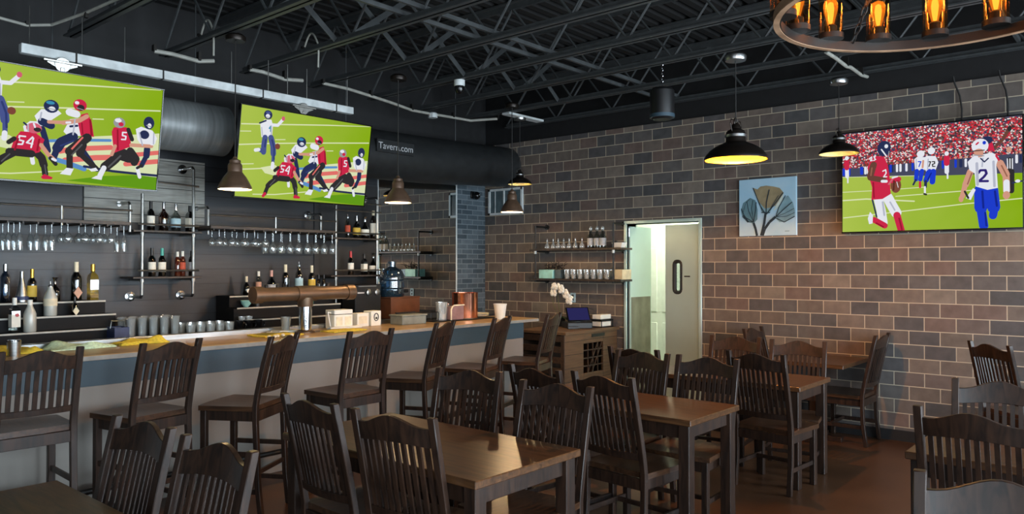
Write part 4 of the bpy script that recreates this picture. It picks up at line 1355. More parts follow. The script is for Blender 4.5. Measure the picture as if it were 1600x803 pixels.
# ------------------------------------------------------------------ chairs
def chair_parts(t, Hh, sz, W, Dp, path, crest, low, ns, stool):
    wood_, seatm = M['chair_wood'], M['seat_wood']
    pw, pd = .036, .032

    def py(z):
        for (y0, z0), (y1, z1) in zip(path, path[1:]):
            if z0 <= z <= z1:
                q = (z - z0) / (z1 - z0)
                return y0 + (y1 - y0) * q
        return path[-1][0]
    zs = [0, .1, .22, sz - .1, sz, sz + .08, sz + .17, sz + .28, sz + .4, Hh]
    hw = W / 2
    for s in (-1, 1):
        rings = []
        for z in zs:
            x, y = s * (hw - pw / 2), py(z)
            rings.append([(x - pw / 2, y - pd / 2, z), (x + pw / 2, y - pd / 2, z), (x + pw / 2, y + pd / 2, z), (x - pw / 2, y + pd / 2, z)])
        MB().loft(rings).build('back_post', wood_, t, None, .003, 25)
        MB().span((s * (hw - .005) - (.04 if s > 0 else 0), Dp - .045, 0), (s * (hw - .005) + (0 if s > 0 else .04), Dp - .005, sz - .03)).build('front_leg', wood_, t, None, .003, 0)
    # saddle seat
    st = MB()
    nx, ny = 8, 8
    P = []
    yb = py(sz) + pd / 2 - .01
    for layer in (0, 1):
        for i in range(nx + 1):
            for j in range(ny + 1):
                u, v = i / nx * 2 - 1, j / ny
                x = u * (hw + .012) * (1 - .06 * (1 - v))
                y_ = yb + (Dp + .015 - yb) * v - .018 * u * u * (v > .9)
                dish = .010 * (1 - u * u) * math.sin(PI * min(1, v * 1.1)) if layer else 0
                P.append((x, y_, sz - .032 if not layer else sz - dish))
    n_ = (nx + 1) * (ny + 1)
    F = []
    for i in range(nx):
        for j in range(ny):
            a = i * (ny + 1) + j
            F.append([a, a + 1, a + ny + 2, a + ny + 1])
            F.append([n_ + a, n_ + a + ny + 1, n_ + a + ny + 2, n_ + a + 1])
    for i in range(nx):
        a, b = i * (ny + 1), (i + 1) * (ny + 1)
        F.append([a, b, n_ + b, n_ + a])
        a, b = a + ny, b + ny
        F.append([b, a, n_ + a, n_ + b])
    for j in range(ny):
        F.append([j + 1, j, n_ + j, n_ + j + 1])
        a = nx * (ny + 1) + j
        F.append([a, a + 1, n_ + a + 1, n_ + a])
    st.add(P, F).build('seat', seatm, t, None, 0, 40)
    za, zb = sz - .10, sz - .034
    yr = py(sz - .07)
    MB().span((-hw + .03, Dp - .035, za), (hw - .03, Dp - .012, zb)).build('apron', wood_, t, None, .002, 0)
    for s in (-1, 1):
        MB().span((s * (hw - .03) - .01, yr, za), (s * (hw - .03) + .01, Dp - .03, zb)).build('apron', wood_, t, None, .002, 0)
    MB().span((-hw + .03, yr - .01, za), (hw - .03, yr + .01, zb)).build('apron', wood_, t, None, .002, 0)
    # stretchers
    for s in (-1, 1):
        for z in ((.18, .42) if stool else (.17,)):
            y0_ = py(z)
            MB().span((s * (hw - .025) - .009, y0_, z - .016), (s * (hw - .025) + .009, Dp - .025, z + .016)).build('stretcher', wood_, t, None, .002, 0)
    if stool:
        MB().span((-hw + .03, Dp - .035, .27), (hw - .03, Dp - .012, .31)).build('foot_rail', wood_, t, None, .002, 0)
        MB().span((-hw + .02, py(.3) - .009, .29), (hw - .02, py(.3) + .009, .32)).build('stretcher', wood_, t, None, .002, 0)
    else:
        MB().span((-hw + .03, Dp * .4, .156), (hw - .03, Dp * .4 + .018, .184)).build('stretcher', wood_, t, None, .002, 0)
    # back: crest rail, lower rail, slats; all bowed backwards in the middle
    iw = hw - pw
    bow = lambda x: -.026 * (1 - (x / iw) ** 2)
    zend, rise, zbot = crest

    def rail(zlo, zhi, th, nxx=14):
        rings = []
        for i in range(nxx + 1):
            x = -iw - .004 + (2 * iw + .008) * i / nxx
            q = min(1, abs(x) / (iw * .9))
            lo, hi = zlo(q), zhi(q)
            yl, yh = py(lo) + bow(x), py(hi) + bow(x)
            rings.append([(x, yl - th / 2, lo), (x, yl + th / 2, lo), (x, yh + th / 2, hi), (x, yh - th / 2, hi)])
        return MB().loft(rings)
    rail(lambda q: zbot + .012 * (1 - q * q), lambda q: zend + rise * (.5 + .5 * math.cos(PI * q)), .022).build('crest_rail', wood_, t, None, .002, 30)
    l0, l1 = low
    rail(lambda q: l0, lambda q: l1, .022).build('lower_rail', wood_, t, None, .002, 30)
    sw = .021 if not stool else .024
    for i in range(ns):
        x = -iw + 2 * iw * (i + .75) / (ns + .5)
        rings = []
        for q in range(6):
            z = l1 - .006 + (zbot + .022 - l1) * q / 5
            y_ = py(z) + bow(x)
            rings.append([(x - sw / 2, y_ - .006, z), (x + sw / 2, y_ - .006, z), (x + sw / 2, y_ + .006, z), (x - sw / 2, y_ + .006, z)])
        MB().loft(rings).build('slat', wood_, t, None, 0, 25)


YT = -.315
dc0 = thing('dining_chair', 'x', 'chair', (0, 0, 0), 0, 'dark slat back dining chairs')
chair_parts(dc0, 1.02, .46, .46, .22, [(-.225, 0), (-.195, .25), (-.195, .46), (-.215, .58), (-.255, .76), (YT, 1.02)], (.968, .046, .886), (.535, .575), 10, False)
SYT = -.30
bs0 = thing('bar_stool', 'x', 'bar stool', (0, 0, 0), 0, 'dark slat back bar stools')
chair_parts(bs0, 1.19, .735, .42, .20, [(-.235, 0), (-.195, .35), (-.19, .73), (-.21, .85), (-.25, 1.02), (SYT, 1.19)], (1.14, .044, 1.062), (.815, .85), 8, True)


def seat_at(proto, first, mid, rot, yt, label):
    a = R(rot)
    loc = (mid[0] + math.sin(a) * yt, mid[1] - math.cos(a) * yt, 0)
    # back top sits at local (0, yt): world = loc + Rot*(0, yt)
    if first:
        proto.location, proto.rotation_euler = loc, (0, 0, a)
        proto['label'] = label
        return proto
    return dup(proto, loc, a, label)


CHAIRS = [
    ((-6.468, -4.086), 94, 'dining chair at the bottom left table, on its left'),
    ((-6.46, -4.667), 93, 'dining chair at the bottom left table, nearer the centre, pale lit side post'),
    ((-5.723, -4.14), -92, 'chair seen from behind at the centre front table, left of its near pair'),
    ((-5.70, -4.72), -80, 'chair seen from behind at the centre front table, right of its near pair'),
    ((-4.50, -4.02), 103, 'dining chair facing us across the centre front table, left one'),
    ((-4.582, -4.748), 95, 'dining chair facing us across the centre front table, right one'),
    ((-4.149, -4.245), -97, 'chair mostly hidden behind the two facing chairs of the centre front table'),
    ((-4.141, -4.745), -95, 'dining chair seen from behind with its seat showing, at the second table'),
    ((-2.966, -4.314), 88, 'dining chair facing us across the second table, before the doorway'),
    ((-2.80, -4.13), -92, 'dining chair whose post peeks out behind the chair before the doorway'),
    ((-2.948, -4.82), 93, 'dining chair facing us on the far side of the second table, right one'),
    ((-2.486, -4.967), -94, 'dining chair seen from behind at the third table'),
    ((-1.362, -4.311), 97, 'dining chair facing us on the far side of the third table, left one'),
    ((-1.38, -4.875), 100, 'dining chair facing us on the far side of the third table, right one'),
    ((-.33, -4.03), 180, 'small looking dining chair against the brick wall, left of the wall table'),
    ((-.275, -5.25), 0, 'dining chair in profile against the brick wall, right of the wall table'),
    ((-.60, -6.14), 228, 'chair near the brick wall at right edge, left of another'),
    ((-.83, -6.65), 228, 'dark wooden dining chair cut by the right edge, behind the grey lit one'),
    ((-2.94, -6.545), 99, 'grey lit dining chair facing us at the right edge, middle of three in line'),
    ((-4.05, -6.595), -92, 'dark dining chair seen from behind at the right edge, second from camera'),
    ((-5.205, -6.866), 99, 'pale grey lit dining chair at the bottom right corner, nearest the camera'),
]
for i, (mid, rot, lab) in enumerate(CHAIRS):
    seat_at(dc0, i == 0, mid, rot, YT, 'dark wooden ' + lab if not lab.startswith(('grey', 'pale', 'dark', 'small')) else lab)
STOOLS = [((-6.34, -2.535), -2, 'first bar stool from the left, cut by the left edge'), ((-5.645, -2.60), 10, 'second bar stool from the left, standing before the blue bar front'),
          ((-4.946, -2.74), 31, 'third bar stool from the left, turned so its seat shows from the side'), ((-4.34, -2.90), 1, 'fourth bar stool from the left, under the beer tap tower'),
          ((-3.416, -2.716), 24, 'fifth bar stool from the left'), ((-2.694, -2.709), 20, 'sixth bar stool from the left, white cup seen above it'), ((-1.99, -2.755), 19, 'last bar stool on the right, beside the wooden till cabinet')]
for i, (mid, rot, lab) in enumerate(STOOLS):
    seat_at(bs0, i == 0, mid, rot, SYT, 'dark wooden ' + lab)


# ------------------------------------------------------------------ tables
def table(label, x0, x1, y0, y1, pedestal=False):
    t = thing('dining_table', label, 'table', ((x0 + x1) / 2, (y0 + y1) / 2, 0), 0, 'dark wooden dining tables')
    w, d = (x1 - x0) / 2, (y1 - y0) / 2
    MB().span((-w, -d, .724), (w, d, .76)).build('tabletop', M['table_wood'], t, None, .004, 0)
    if pedestal:
        MB().span((-.05, -.05, .04), (.05, .05, .724)).build('column', M['chair_wood'], t, None, .003, 0)
        MB().span((-.2, -.2, .7), (.2, .2, .724)).build('top_plate', M['chair_wood'], t, None, 0, 0)
        MB().span((-.24, -.035, 0), (.24, .035, .045)).span((-.035, -.24, 0), (.035, .24, .045)).build('foot', M['chair_wood'], t, None, .003, 0)
        return t
    for sx in (-1, 1):
        for sy in (-1, 1):
            MB().box((sx * (w - .055), sy * (d - .055), .362), (.07, .07, .724)).build('leg', M['chair_wood'], t, None, .004, 0)
    for s in (-1, 1):
        MB().span((-w + .09, s * (d - .055) - .011, .64), (w - .09, s * (d - .055) + .011, .724)).build('apron', M['chair_wood'], t, None, .002, 0)
        MB().span((s * (w - .055) - .011, -d + .09, .64), (s * (w - .055) + .011, d - .09, .724)).build('apron', M['chair_wood'], t, None, .002, 0)
    return t


table('dark wooden dining table cut by the bottom left corner', -7.41, -6.665, -5.0, -3.735)
table('dark wooden dining table at centre front with chair shadows on its top', -5.556, -4.811, -5.075, -3.66)
table('dark wooden dining table behind the centre front one', -3.86, -3.2, -5.165, -3.83)
table('dark wooden dining table third from camera, before the brick wall', -2.25, -1.58, -5.205, -3.88)
table('small wooden table pushed against the brick wall', -.78, -.03, -5.055, -4.33, True)
table('dark wooden table at the right edge, one corner showing behind a chair', -3.84, -3.14, -7.6, -6.28)

# ------------------------------------------------------------------ the bar
BX0, BX1 = -7.9, -1.35
bar = thing('bar_counter', 'long bar counter with sand coloured top, blue band and grey front', 'bar counter', (0, 0, 0))
MB().span((BX0, -1.83, 0), (BX1, -1.78, .852)).build('front_panel', M['panel'], bar, None, .003, 0)
MB().span((BX0, -1.835, .852), (BX1, -1.78, 1.024)).build('blue_band', M['band'], bar, None, 0, 0)
MB().span((BX0, -1.78, 0), (BX1 - .002, -1.2, 1.024)).build('carcass', M['black_paint'], bar, None, 0, 0)
MB().span((BX0, -1.87, 1.024), (-1.13, -1.22, 1.06)).build('countertop', M['counter'], bar, None, .004, 0)
MB().span((BX0, -1.876, 1.026), (-1.13, -1.868, 1.054)).build('edge_strip', M['counter_edge_shade'], bar, None, 0, 0)  # shade on the slab's front edge, put in as a grey strip
MB().span((BX0, -1.22, .98), (-2.35, -1.15, 1.10)).build('back_rail', M['steel'], bar, None, .004, 0)
MB().tube([(BX0, -1.98, .2), (BX1, -1.98, .2)], .02, 10).build('foot_rail', M['dark_pipe'], bar)

bb = thing('back_counter', 'black back bar counter along the dark board wall', 'counter', (0, 0, 0))
MB().span((BX0, -.68, 0), (-.62, -.02, 1.0)).build('cabinet', M['black_paint'], bb, None, 0, 0)
MB().span((BX0, -.72, 1.0), (-.60, -.013, 1.04)).build('countertop', M['mat_rubber'], bb, None, .003, 0)
for lab, x0, x1 in (('three tier black bottle steps at the left end of the back bar', -7.4, -5.13), ('three tier black bottle steps behind the copper tap tower', -3.98, -2.79)):
    t = thing('bottle_steps', lab, 'bottle steps', (0, 0, 1.04), 0, 'tiered bottle steps')
    for y0, y1, z in ((-.27, -.02, .31), (-.41, -.27, .20), (-.55, -.41, .09)):
        MB().span((x0 + (.0 if z > .3 else -.03 if x0 > -5 else 0), y0, 0), (x1 + (.0 if z > .3 else .03), y1, z - .008)).build('step', M['step_black'], t, None, 0, 0)
        MB().span((x0, y0 - .006, z - .008), (x1 + (.0 if z > .3 else .03), y1, z)).build('tread', M['step_black'], t, None, 0, 0)
        MB().span((x0, y0 - .010, z - .012), (x1 + (.0 if z > .3 else .03), y0 - .006, z + .002)).build('edge_strip', M['step_edge'], t, None, 0, 0)

# mirror between the shelves and the pier
mr_ = thing('wall_mirror', 'tall wall mirror reflecting the brick wall, left of the painted pier', 'mirror', (-1.245, -.004, 1.9))
MB().span((-.665, -.012, -.85), (.665, 0, .82)).build('mirror_glass', M['mirror'], mr_, None, 0, 0)
for s_ in (-.672, .664):
    MB().span((s_, -.016, -.86), (s_ + .008, 0, .83)).build('edge_trim', M['white_metal'], mr_, None, 0, 0)
# grey weathered boards behind the left shelf unit
tag(box('wood_panel', (-5.214, -.02, 2.05), (-4.107, -.001, 2.665), M['old_board']), 'grey weathered board panel on the wall behind the left pipe shelf', 'wall panel')


# pipe shelf units
def flange(b, p, r=.045):
    b.lathe([(r, 0), (r, .012), (.022, .016), (.022, .03)], p, 18, Matrix.Rotation(R(90), 3, 'X'))


def elbow(b, wall, out, zz):
    x, z = wall
    b.tube([(x, -.015, z), (x, out + .02, z), (x, out, z + (.02 if zz > z else -.02)), (x, out, zz)], .0135, 10)


def pipe_shelf(label, x0, x1, zb, zt, shelves, tops):
    t = thing('pipe_shelf', label, 'shelf', (0, 0, 0), 0, 'pipe shelf units on the dark wall')
    for x, ztop in ((x0, tops[0]), (x1, tops[1])):
        b = MB()
        elbow(b, (x, zb), -.25, ztop)
        if ztop > 2.3:
            b.tube([(x, -.25, ztop), (x, -.23, ztop + .02), (x, -.015, ztop + .02)], .0135, 10)
        for z in shelves:
            b.tube([(x, -.25, z - .03), (x, -.015, z - .03)], .011, 8)
            b.lathe([(.02, -.05), (.02, -.02)], (x, -.25, z), 10)
        b.build('pipe_upright', M['pipe'], t)
        for zz in [zb] + ([ztop + .02] if ztop > 2.3 else []):
            f = MB()
            flange(f, (x, -.02 if zz > zb else 0, zz))
            f.build('wall_flange', M['chrome'], t)
    for z in shelves:
        MB().span((x0 - .09, -.285, z - .018), (x1 + .07, -.02, z)).build('shelf_board', M['shelf_wood'], t, None, .002, 0)
        MB().tube([(x0 - .04, -.262, z + .055), (x1 + .05, -.262, z + .055)], .009, 8).build('guard_rail', M['pipe'], t)
    return t


u1 = pipe_shelf('left pipe shelf unit carrying two rows of bottles', -4.812, -4.337, 1.365, 2.05, (1.97, 1.55), (2.3, 2.56))
MB().tube([(-4.9, -.262, 2.425), (-4.29, -.262, 2.40)], .009, 8).build('upper_rail', M['pipe'], u1)
u2 = pipe_shelf('right pipe shelf unit carrying bottles beside the mirror', -2.70, -2.12, 1.20, 2.05, (1.964, 1.544), (2.42, 2.42))
for z in (2.27, 2.36):
    MB().tube([(-2.75, -.262, z), (-2.07, -.262, z)], .008, 8).build('upper_rail', M['pipe'], u2)
tag(box('wood_panel', (-2.82, -.012, 1.06), (-1.92, -.001, 2.6), M['black_paint']), 'black board panel behind the right pipe shelf unit', 'wall panel')


# glass racks
def rack(label, x0, x1, z, posts, ends):
    t = thing('glass_rack', label, 'glass rack', (0, 0, 0), 0, 'hanging glass racks')
    MB().span((x0, -.42, z), (x1, -.10, z + .028)).build('rack_board', M['shelf_wood'], t, None, .002, 0)
    k_ = 0
    x = x0 + .03
    b = MB()
    while x < x1 - .02:
        b.span((x, -.41, z - .016), (x + .012, -.11, z))
        x += .105
    b.build('rack_slats', M['shelf_wood'], t, None, 0, 0)
    MB().tube([(x0, -.40, z + .13), (x1 + .02, -.40, z + .13)], .009, 8).build('guard_rail', M['pipe'], t)
    for x in posts:
        MB().tube([(x, -.40, z - .02), (x, -.40, z + .14)], .011, 8).build('post', M['pipe'], t)
    for x in ends:
        b = MB()
        elbow(b, (x, z + .21), -.25, z - .05)
        b.build('pipe_bracket', M['pipe'], t)
        f = MB()
        flange(f, (x, 0, z + .21))
        f.build('wall_flange', M['chrome'], t)
    return t


rack('hanging glass rack on the left with stemmed glasses upside down', -7.2, -4.98, 2.0, (-5.52,), (-4.92, -6.6))
rack('hanging glass rack right of the left pipe shelf, full of stemmed glasses', -4.25, -2.83, 2.0, (-3.55,), (-4.19, -2.90))

# stemware hanging upside down: origin at the foot, hanging down
def stemware(kind):
    if kind == 'flute':
        pr = [(.032, 0), (.03, -.003), (.005, -.008), (.004, -.085), (.012, -.095), (.024, -.13), (.026, -.17), (.022, -.225)]
    elif kind == 'wine':
        pr = [(.034, 0), (.032, -.003), (.005, -.008), (.004, -.072), (.018, -.082), (.036, -.11), (.038, -.128), (.032, -.158)]
    else:
        pr = [(.034, 0), (.032, -.003), (.005, -.008), (.004, -.105), (.018, -.118), (.036, -.15), (.039, -.175), (.031, -.222)]
    return MB().lathe(pr, (0, 0, 0), 16, cap=False)


protos = {}
for which, lst in (('left', RACK_L), ('right', RACK_R)):
    for kind, x, y in lst:
        nm = {'flute': 'flute glass', 'wine': 'short stemmed wine glass', 'tall': 'long stemmed wine glass'}[kind]
        lab = '%s hanging upside down from the %s glass rack' % (nm, which)
        if kind not in protos:
            o = stemware(kind).build('wine_glass' if kind != 'flute' else 'champagne_flute', M['stem_glass'])
            tag(o, lab, 'glass')
            protos[kind] = o
        else:
            o = protos[kind].copy()
            COL.objects.link(o)
        o.location = (x, y - .02, 1.9995)
        o['label'] = lab
        o['group'] = '%ss on the %s rack' % (nm, which)

# ------------------------------------------------------------------ bottles
def bottle_mesh(kind, h, n):
    if kind == 'wine':
        pr, r, ns_ = [(.120, 0), (.125, .01), (.125, .56), (.11, .64), (.052, .74), (.046, .92)], .127, (.16, .5)
    elif kind == 'tall':
        pr, r, ns_ = [(.108, 0), (.112, .01), (.112, .66), (.08, .74), (.05, .78), (.046, .92)], .114, (.2, .55)
    elif kind == 'whisky':
        pr, r, ns_ = [(.15, 0), (.155, .01), (.165, .5), (.15, .58), (.07, .68), (.05, .74), (.046, .88)], .17, (.15, .46)
    elif kind == 'round':
        pr, r, ns_ = [(.16, 0), (.18, .03), (.2, .3), (.17, .5), (.07, .64), (.055, .7), (.055, .86)], .2, (.16, .42)
    elif kind == 'square':
        pr, r, ns_ = [(.15, 0), (.155, .01), (.155, .62), (.13, .7), (.055, .77), (.05, .9)], .158, (.16, .52)
    elif kind == 'milk':
        pr, r, ns_ = [(.17, 0), (.18, .02), (.18, .55), (.15, .64), (.08, .8), (.065, .9)], .182, (.3, .52)
    else:
        pr, r, ns_ = [(.19, 0), (.195, .02), (.16, .25), (.09, .6), (.05, .86)], .19, (.08, .2)
    return [(q * h, z * h) for q, z in pr], r * h, (ns_[0] * h, ns_[1] * h)


def bottle(x, y, z, kind, h, glass_, label_, cap, lab):
    t = thing('bottle', lab, 'bottle', (x, y, z), R(random.uniform(-15, 15)))
    n = 4 if kind == 'square' else 18
    ph = PI / 4 if n == 4 else 0
    pr, r, (za, zb) = bottle_mesh(kind, h, n)
    MB().lathe(pr, (0, 0, 0), n, ph=ph).build('bottle_body', BODY[glass_], t, smooth=40)
    if LABEL[label_] and ('diamond' in lab or 'round white label' in lab):
        k_ = 4 if 'diamond' in lab else 20
        rw, rh = (r * .8, r * 1.25) if k_ == 4 else (r * .55, r * .55)
        zc_ = za + (.05 * h if k_ == 4 else .08 * h)
        ring = [(rw * math.cos(2 * PI * q / k_), zc_ + rh * math.sin(2 * PI * q / k_)) for q in range(k_)]
        MB().loft([[(x_, -r - .003, z_) for x_, z_ in ring], [(x_, -r * .5, z_) for x_, z_ in ring]]).build('label', LABEL[label_], t)
    elif LABEL[label_]:
        MB().lathe([(r + .0012, za), (r + .0012, zb)], (0, 0, 0), n, ph=ph, cap=False).build('label', LABEL[label_], t)
    if 'red emblem' in lab:
        MB().lathe([(.013, 0), (.013, .004)], (.006, -r * .72 - .002, zb - .005), 14, Matrix.Rotation(R(90), 3, 'X')).build('emblem', M['red'], t)
    rc, zc = pr[-1]
    if cap == 'silver' and kind == 'round':
        MB().lathe([(rc + .002, zc - .02), (rc + .003, zc + .01), (rc + .014, h)], (0, 0, 0), 14).build('stopper', CAP[cap], t)
    elif cap == 'steel' and kind != 'cone':
        MB().lathe([(rc + .001, zc - .015), (rc + .002, zc), (.004, zc + .012), (.003, h + .01)], (0, 0, 0), 12).build('pourer', CAP[cap], t)
    else:
        lo = zc - (.20 * h if kind == 'wine' else .03)
        MB().lathe([(rc + .0022, lo), (rc + .0025, zc), (rc + .002, h)], (0, 0, 0), 14).build('cap', CAP[cap], t)
    return t


for b_ in BOTTLES:
    bottle(*b_)

# glasses standing on the back counter
def tumblers(name, cat, lab, group, pr, spots, m, cap=False):
    first = None
    for x, y in spots:
        if first is None:
            first = MB().lathe(pr, (0, 0, 0), 14, cap=cap).build(name, m)
            tag(first, lab, cat, group)
            o = first
        else:
            o = first.copy()
            COL.objects.link(o)
        o.location = (x, y, 1.041)


tumblers('pint_glass', 'glass', 'clear pint glass in the crowd on the back counter', 'pint glasses on the back counter', [(.03, 0), (.034, .14), (.043, .165), (.0425, .165), (.033, .14), (.029, .006), (0, .006)],
         [(-5.08 + .094 * i + (.047 if j % 2 else 0), -.66 + .09 * j) for j in range(4) for i in range(5)], M['glass'])
tumblers('rocks_glass', 'glass', 'low clear rocks glass beside the pint glasses', 'rocks glasses on the back counter', [(.034, 0), (.042, .085), (.041, .085), (.033, .008), (0, .008)],
         [(-4.56 + .092 * i + (.046 if j % 2 else 0), -.66 + .09 * j) for j in range(4) for i in range(5)], M['glass'])
for i, (x, lab) in enumerate(((-4.08, 'left of the row'), (-3.98, 'under the small tumblers'), (-3.88, 'right of the row'))):
    t = thing('dark_mug', 'black mug on the back counter, %s of dark mugs' % lab if i != 1 else 'black mug on the back counter, middle of three dark mugs', 'mug', (x, -.62, 1.041), R(-40 + 20 * i), 'dark mugs on the back counter')
    MB().lathe([(.036, 0), (.042, .01), (.044, .09), (.041, .09), (.039, .012), (0, .012)], (0, 0, 0), 18, cap=False).build('cup', M['black_gloss'], t)
    MB().tube([(.042, 0, .07), (.066, 0, .068), (.072, 0, .045), (.064, 0, .024), (.042, 0, .022)], .006, 8).build('handle', M['black_gloss'], t)
cr = thing('wash_basket', 'low violet grey caddy at the left end of the pint glasses', 'caddy', (-5.165, -.62, 1.041))
MB().span((-.06, -.08, 0), (.06, .08, .006)).span((-.06, -.08, 0), (-.054, .08, .10)).span((.054, -.08, 0), (.06, .08, .10)).span((-.06, -.08, 0), (.06, -.074, .10)).span((-.06, .074, 0), (.06, .08, .10)).build('tub', M['navy'], cr, None, .004, 0)
MB().tube([(-.06, 0, .09), (-.05, 0, .15), (.05, 0, .15), (.06, 0, .09)], .005, 6).build('handle', M['steel'], cr)
pt_ = thing('tumbler_stack', 'small clear tumblers stacked on top of the dark mugs', 'tumblers', (-3.94, -.50, 1.041))
for dx in (-.035, .04):
    MB().lathe([(.026, .0), (.034, .12), (.033, .12), (.024, .006), (0, .006)], (dx, 0, 0), 14, cap=False).build('tumbler', M['glass'], pt_)


# ------------------------------------------------------------------ things on the bar
ZC = 1.0605
tt = thing('beer_tap_tower', 'copper pipe beer tap tower on a chrome post', 'beer tap', (-3.945, -1.5, ZC))
MB().lathe([(.085, 0), (.085, .012), (.062, .02), (.058, .03)], (0, 0, 0), 24).build('base', M['copper'], tt)
MB().lathe([(.056, .02), (.056, .25)], (0, 0, 0), 28).build('post', M['chrome'], tt)
MB().lathe([(.064, .23), (.068, .25), (.068, .31)], (0, 0, 0), 24).build('collar', M['copper'], tt)
MB().lathe([(.06, -.46), (.06, .46)], (0, 0, .345), 28, rx).build('cross_pipe', M['copper'], tt)
MB().lathe([(.069, -.10), (.069, .10)], (0, 0, .345), 28, rx).build('tee_fitting', M['copper'], tt)
for s in (-1, 1):
    MB().lathe([(.07, min(s * .43, s * .51)), (.07, max(s * .43, s * .51))], (0, 0, .345), 28, rx).build('end_cap', M['copper'], tt)
for x in (-.32, -.21, .2, .31):
    f = MB().tube([(x, .05, .345), (x, .11, .34), (x, .12, .29)], .010, 8).build('faucet', M['chrome'], tt)
    MB().lathe([(.008, 0), (.014, .03), (.016, .075), (.010, .085)], (x, .105, .345), 12).build('tap_handle', M['black'], f)
    f['label'] = 'chrome tap faucet on the far side of the pipe'


def folded_cloth(name, label, cat, x0, x1, y0, y1, m, hgt=.03, seed=1):
    rg = random.Random(seed)
    P, F = [], []
    nx, ny = 22, 12
    ph = [rg.uniform(0, 6) for _ in range(6)]
    for L_ in (0, 1):
        for i in range(nx + 1):
            for j in range(ny + 1):
                u, v = i / nx, j / ny
                e = min(1, 8 * min(u, 1 - u), 6 * min(v, 1 - v))
                z = hgt * (.45 + .25 * math.sin(7 * u + ph[0] + 3 * v) + .2 * math.sin(5 * v + ph[1] - 4 * u) + .12 * math.sin(15 * u + ph[2])) * e
                wob = .012 * math.sin(9 * u + ph[3])
                P.append((x0 + (x1 - x0) * u + .01 * math.sin(8 * v + ph[4]), y0 + (y1 - y0) * v + wob, .004 + z + (.005 if L_ else -.003)))
    n_ = (nx + 1) * (ny + 1)
    for i in range(nx):
        for j in range(ny):
            a = i * (ny + 1) + j
            F += [[a, a + 1, a + ny + 2, a + ny + 1], [n_ + a, n_ + a + ny + 1, n_ + a + ny + 2, n_ + a + 1]]
    for i in range(nx):
        a, b = i * (ny + 1), (i + 1) * (ny + 1)
        F += [[a, b, n_ + b, n_ + a], [b + ny, a + ny, n_ + a + ny, n_ + b + ny]]
    for j in range(ny):
        a = nx * (ny + 1) + j
        F += [[j + 1, j, n_ + j, n_ + j + 1], [a, a + 1, n_ + a + 1, n_ + a]]
    o = MB().add(P, F).build(name, m, None, (0, 0, ZC), 0, 60)
    return tag(o, label, cat)


folded_cloth('bar_towel', 'yellow bar towel folded on the bar, right of the pale green one', 'towel', -5.46, -5.10, -1.42, -1.235, M['yellow_cloth'], .05, 3)
folded_cloth('bar_towel', 'pale green cloth spread on the bar behind the first stool', 'towel', -5.93, -5.5, -1.46, -1.24, M['mint_cloth'], .05, 5)
folded_cloth('bar_towel', 'yellow bar towel at the left edge behind the steel shaker', 'towel', -6.4, -5.98, -1.45, -1.24, M['yellow_cloth'], .045, 8)
folded_cloth('bar_towel', 'flat yellow towel on the bar left of the tap tower', 'towel', -4.44, -4.06, -1.66, -1.36, M['yellow_cloth'], .012, 9)
folded_cloth('bar_towel', 'flat yellow towel on the bar right of the tap tower', 'towel', -3.80, -3.42, -1.70, -1.5, M['yellow_cloth'], .012, 13)
sh = thing('cocktail_shaker', 'steel shaker cup on the bar at the left edge', 'shaker', (-6.18, -1.52, ZC))
MB().lathe([(.036, 0), (.042, .10), (.041, .10), (.035, .004), (0, .004)], (0, 0, 0), 24, cap=False).build('cup', M['steel'], sh)
MB().lathe([(.0435, .094), (.0435, .104), (.0405, .104)], (0, 0, 0), 24, cap=False).build('rim', M['chrome'], sh)
lm = MB()
rg = random.Random(4)
for i in range(5):
    o = MB().ball((0, 0, .014), .017, 10, 0, (1, 1.1, .8)).build('lemon_wedge', M['cream'])
    o.location = (-4.44 + .05 * i + rg.uniform(-.015, .015), -1.70 + rg.uniform(-.05, .05), ZC)
    tag(o, 'pale lemon wedge lying on the bar left of the tap tower', 'lemon', 'lemon wedges on the bar')
lt = thing('paper_mat', 'pale paper mat under the clear plastic cup', 'paper mat', (-3.93, -1.32, ZC))
lt.location = (-4.02, -1.33, ZC)
MB().span((-.16, -.08, 0), (.14, .07, .012)).span((-.12, -.075, .012), (.12, .06, .02)).build('sheets', M['paper'], lt, None, .002, 0)
tag(MB().lathe([(.034, 0), (.047, .115), (.046, .115), (.033, .004), (0, .004)], (0, 0, 0), 24, cap=False).build('plastic_cup', M['cup'], None, (-4.03, -1.33, ZC + .021)), 'cloudy clear plastic cup left of the tap post', 'cup')
cd = thing('bar_caddy', 'white box caddy with dark slots and handle, right of the tap post', 'caddy', (-3.44, -1.305, ZC))
MB().span((-.105, -.07, 0), (.105, .07, .13)).build('box', M['paper'], cd, None, .004, 0)
MB().span((-.105, -.0715, .135), (.105, .07, .175)).build('lid', M['white'], cd, None, .004, 0)
MB().span((-.1, -.066, .13), (.1, .066, .136)).build('gap', M['black'], cd, None, 0, 0)
for x in (-.05, .05):
    MB().span((x - .036, -.073, .03), (x + .036, -.0705, .11)).build('printed_panel', M['cream'], cd, None, 0, 0)
MB().tube([(-.11, -.02, .15), (-.15, -.03, .16), (-.12, -.03, .02)], .007, 6).build('handle', M['white'], cd)
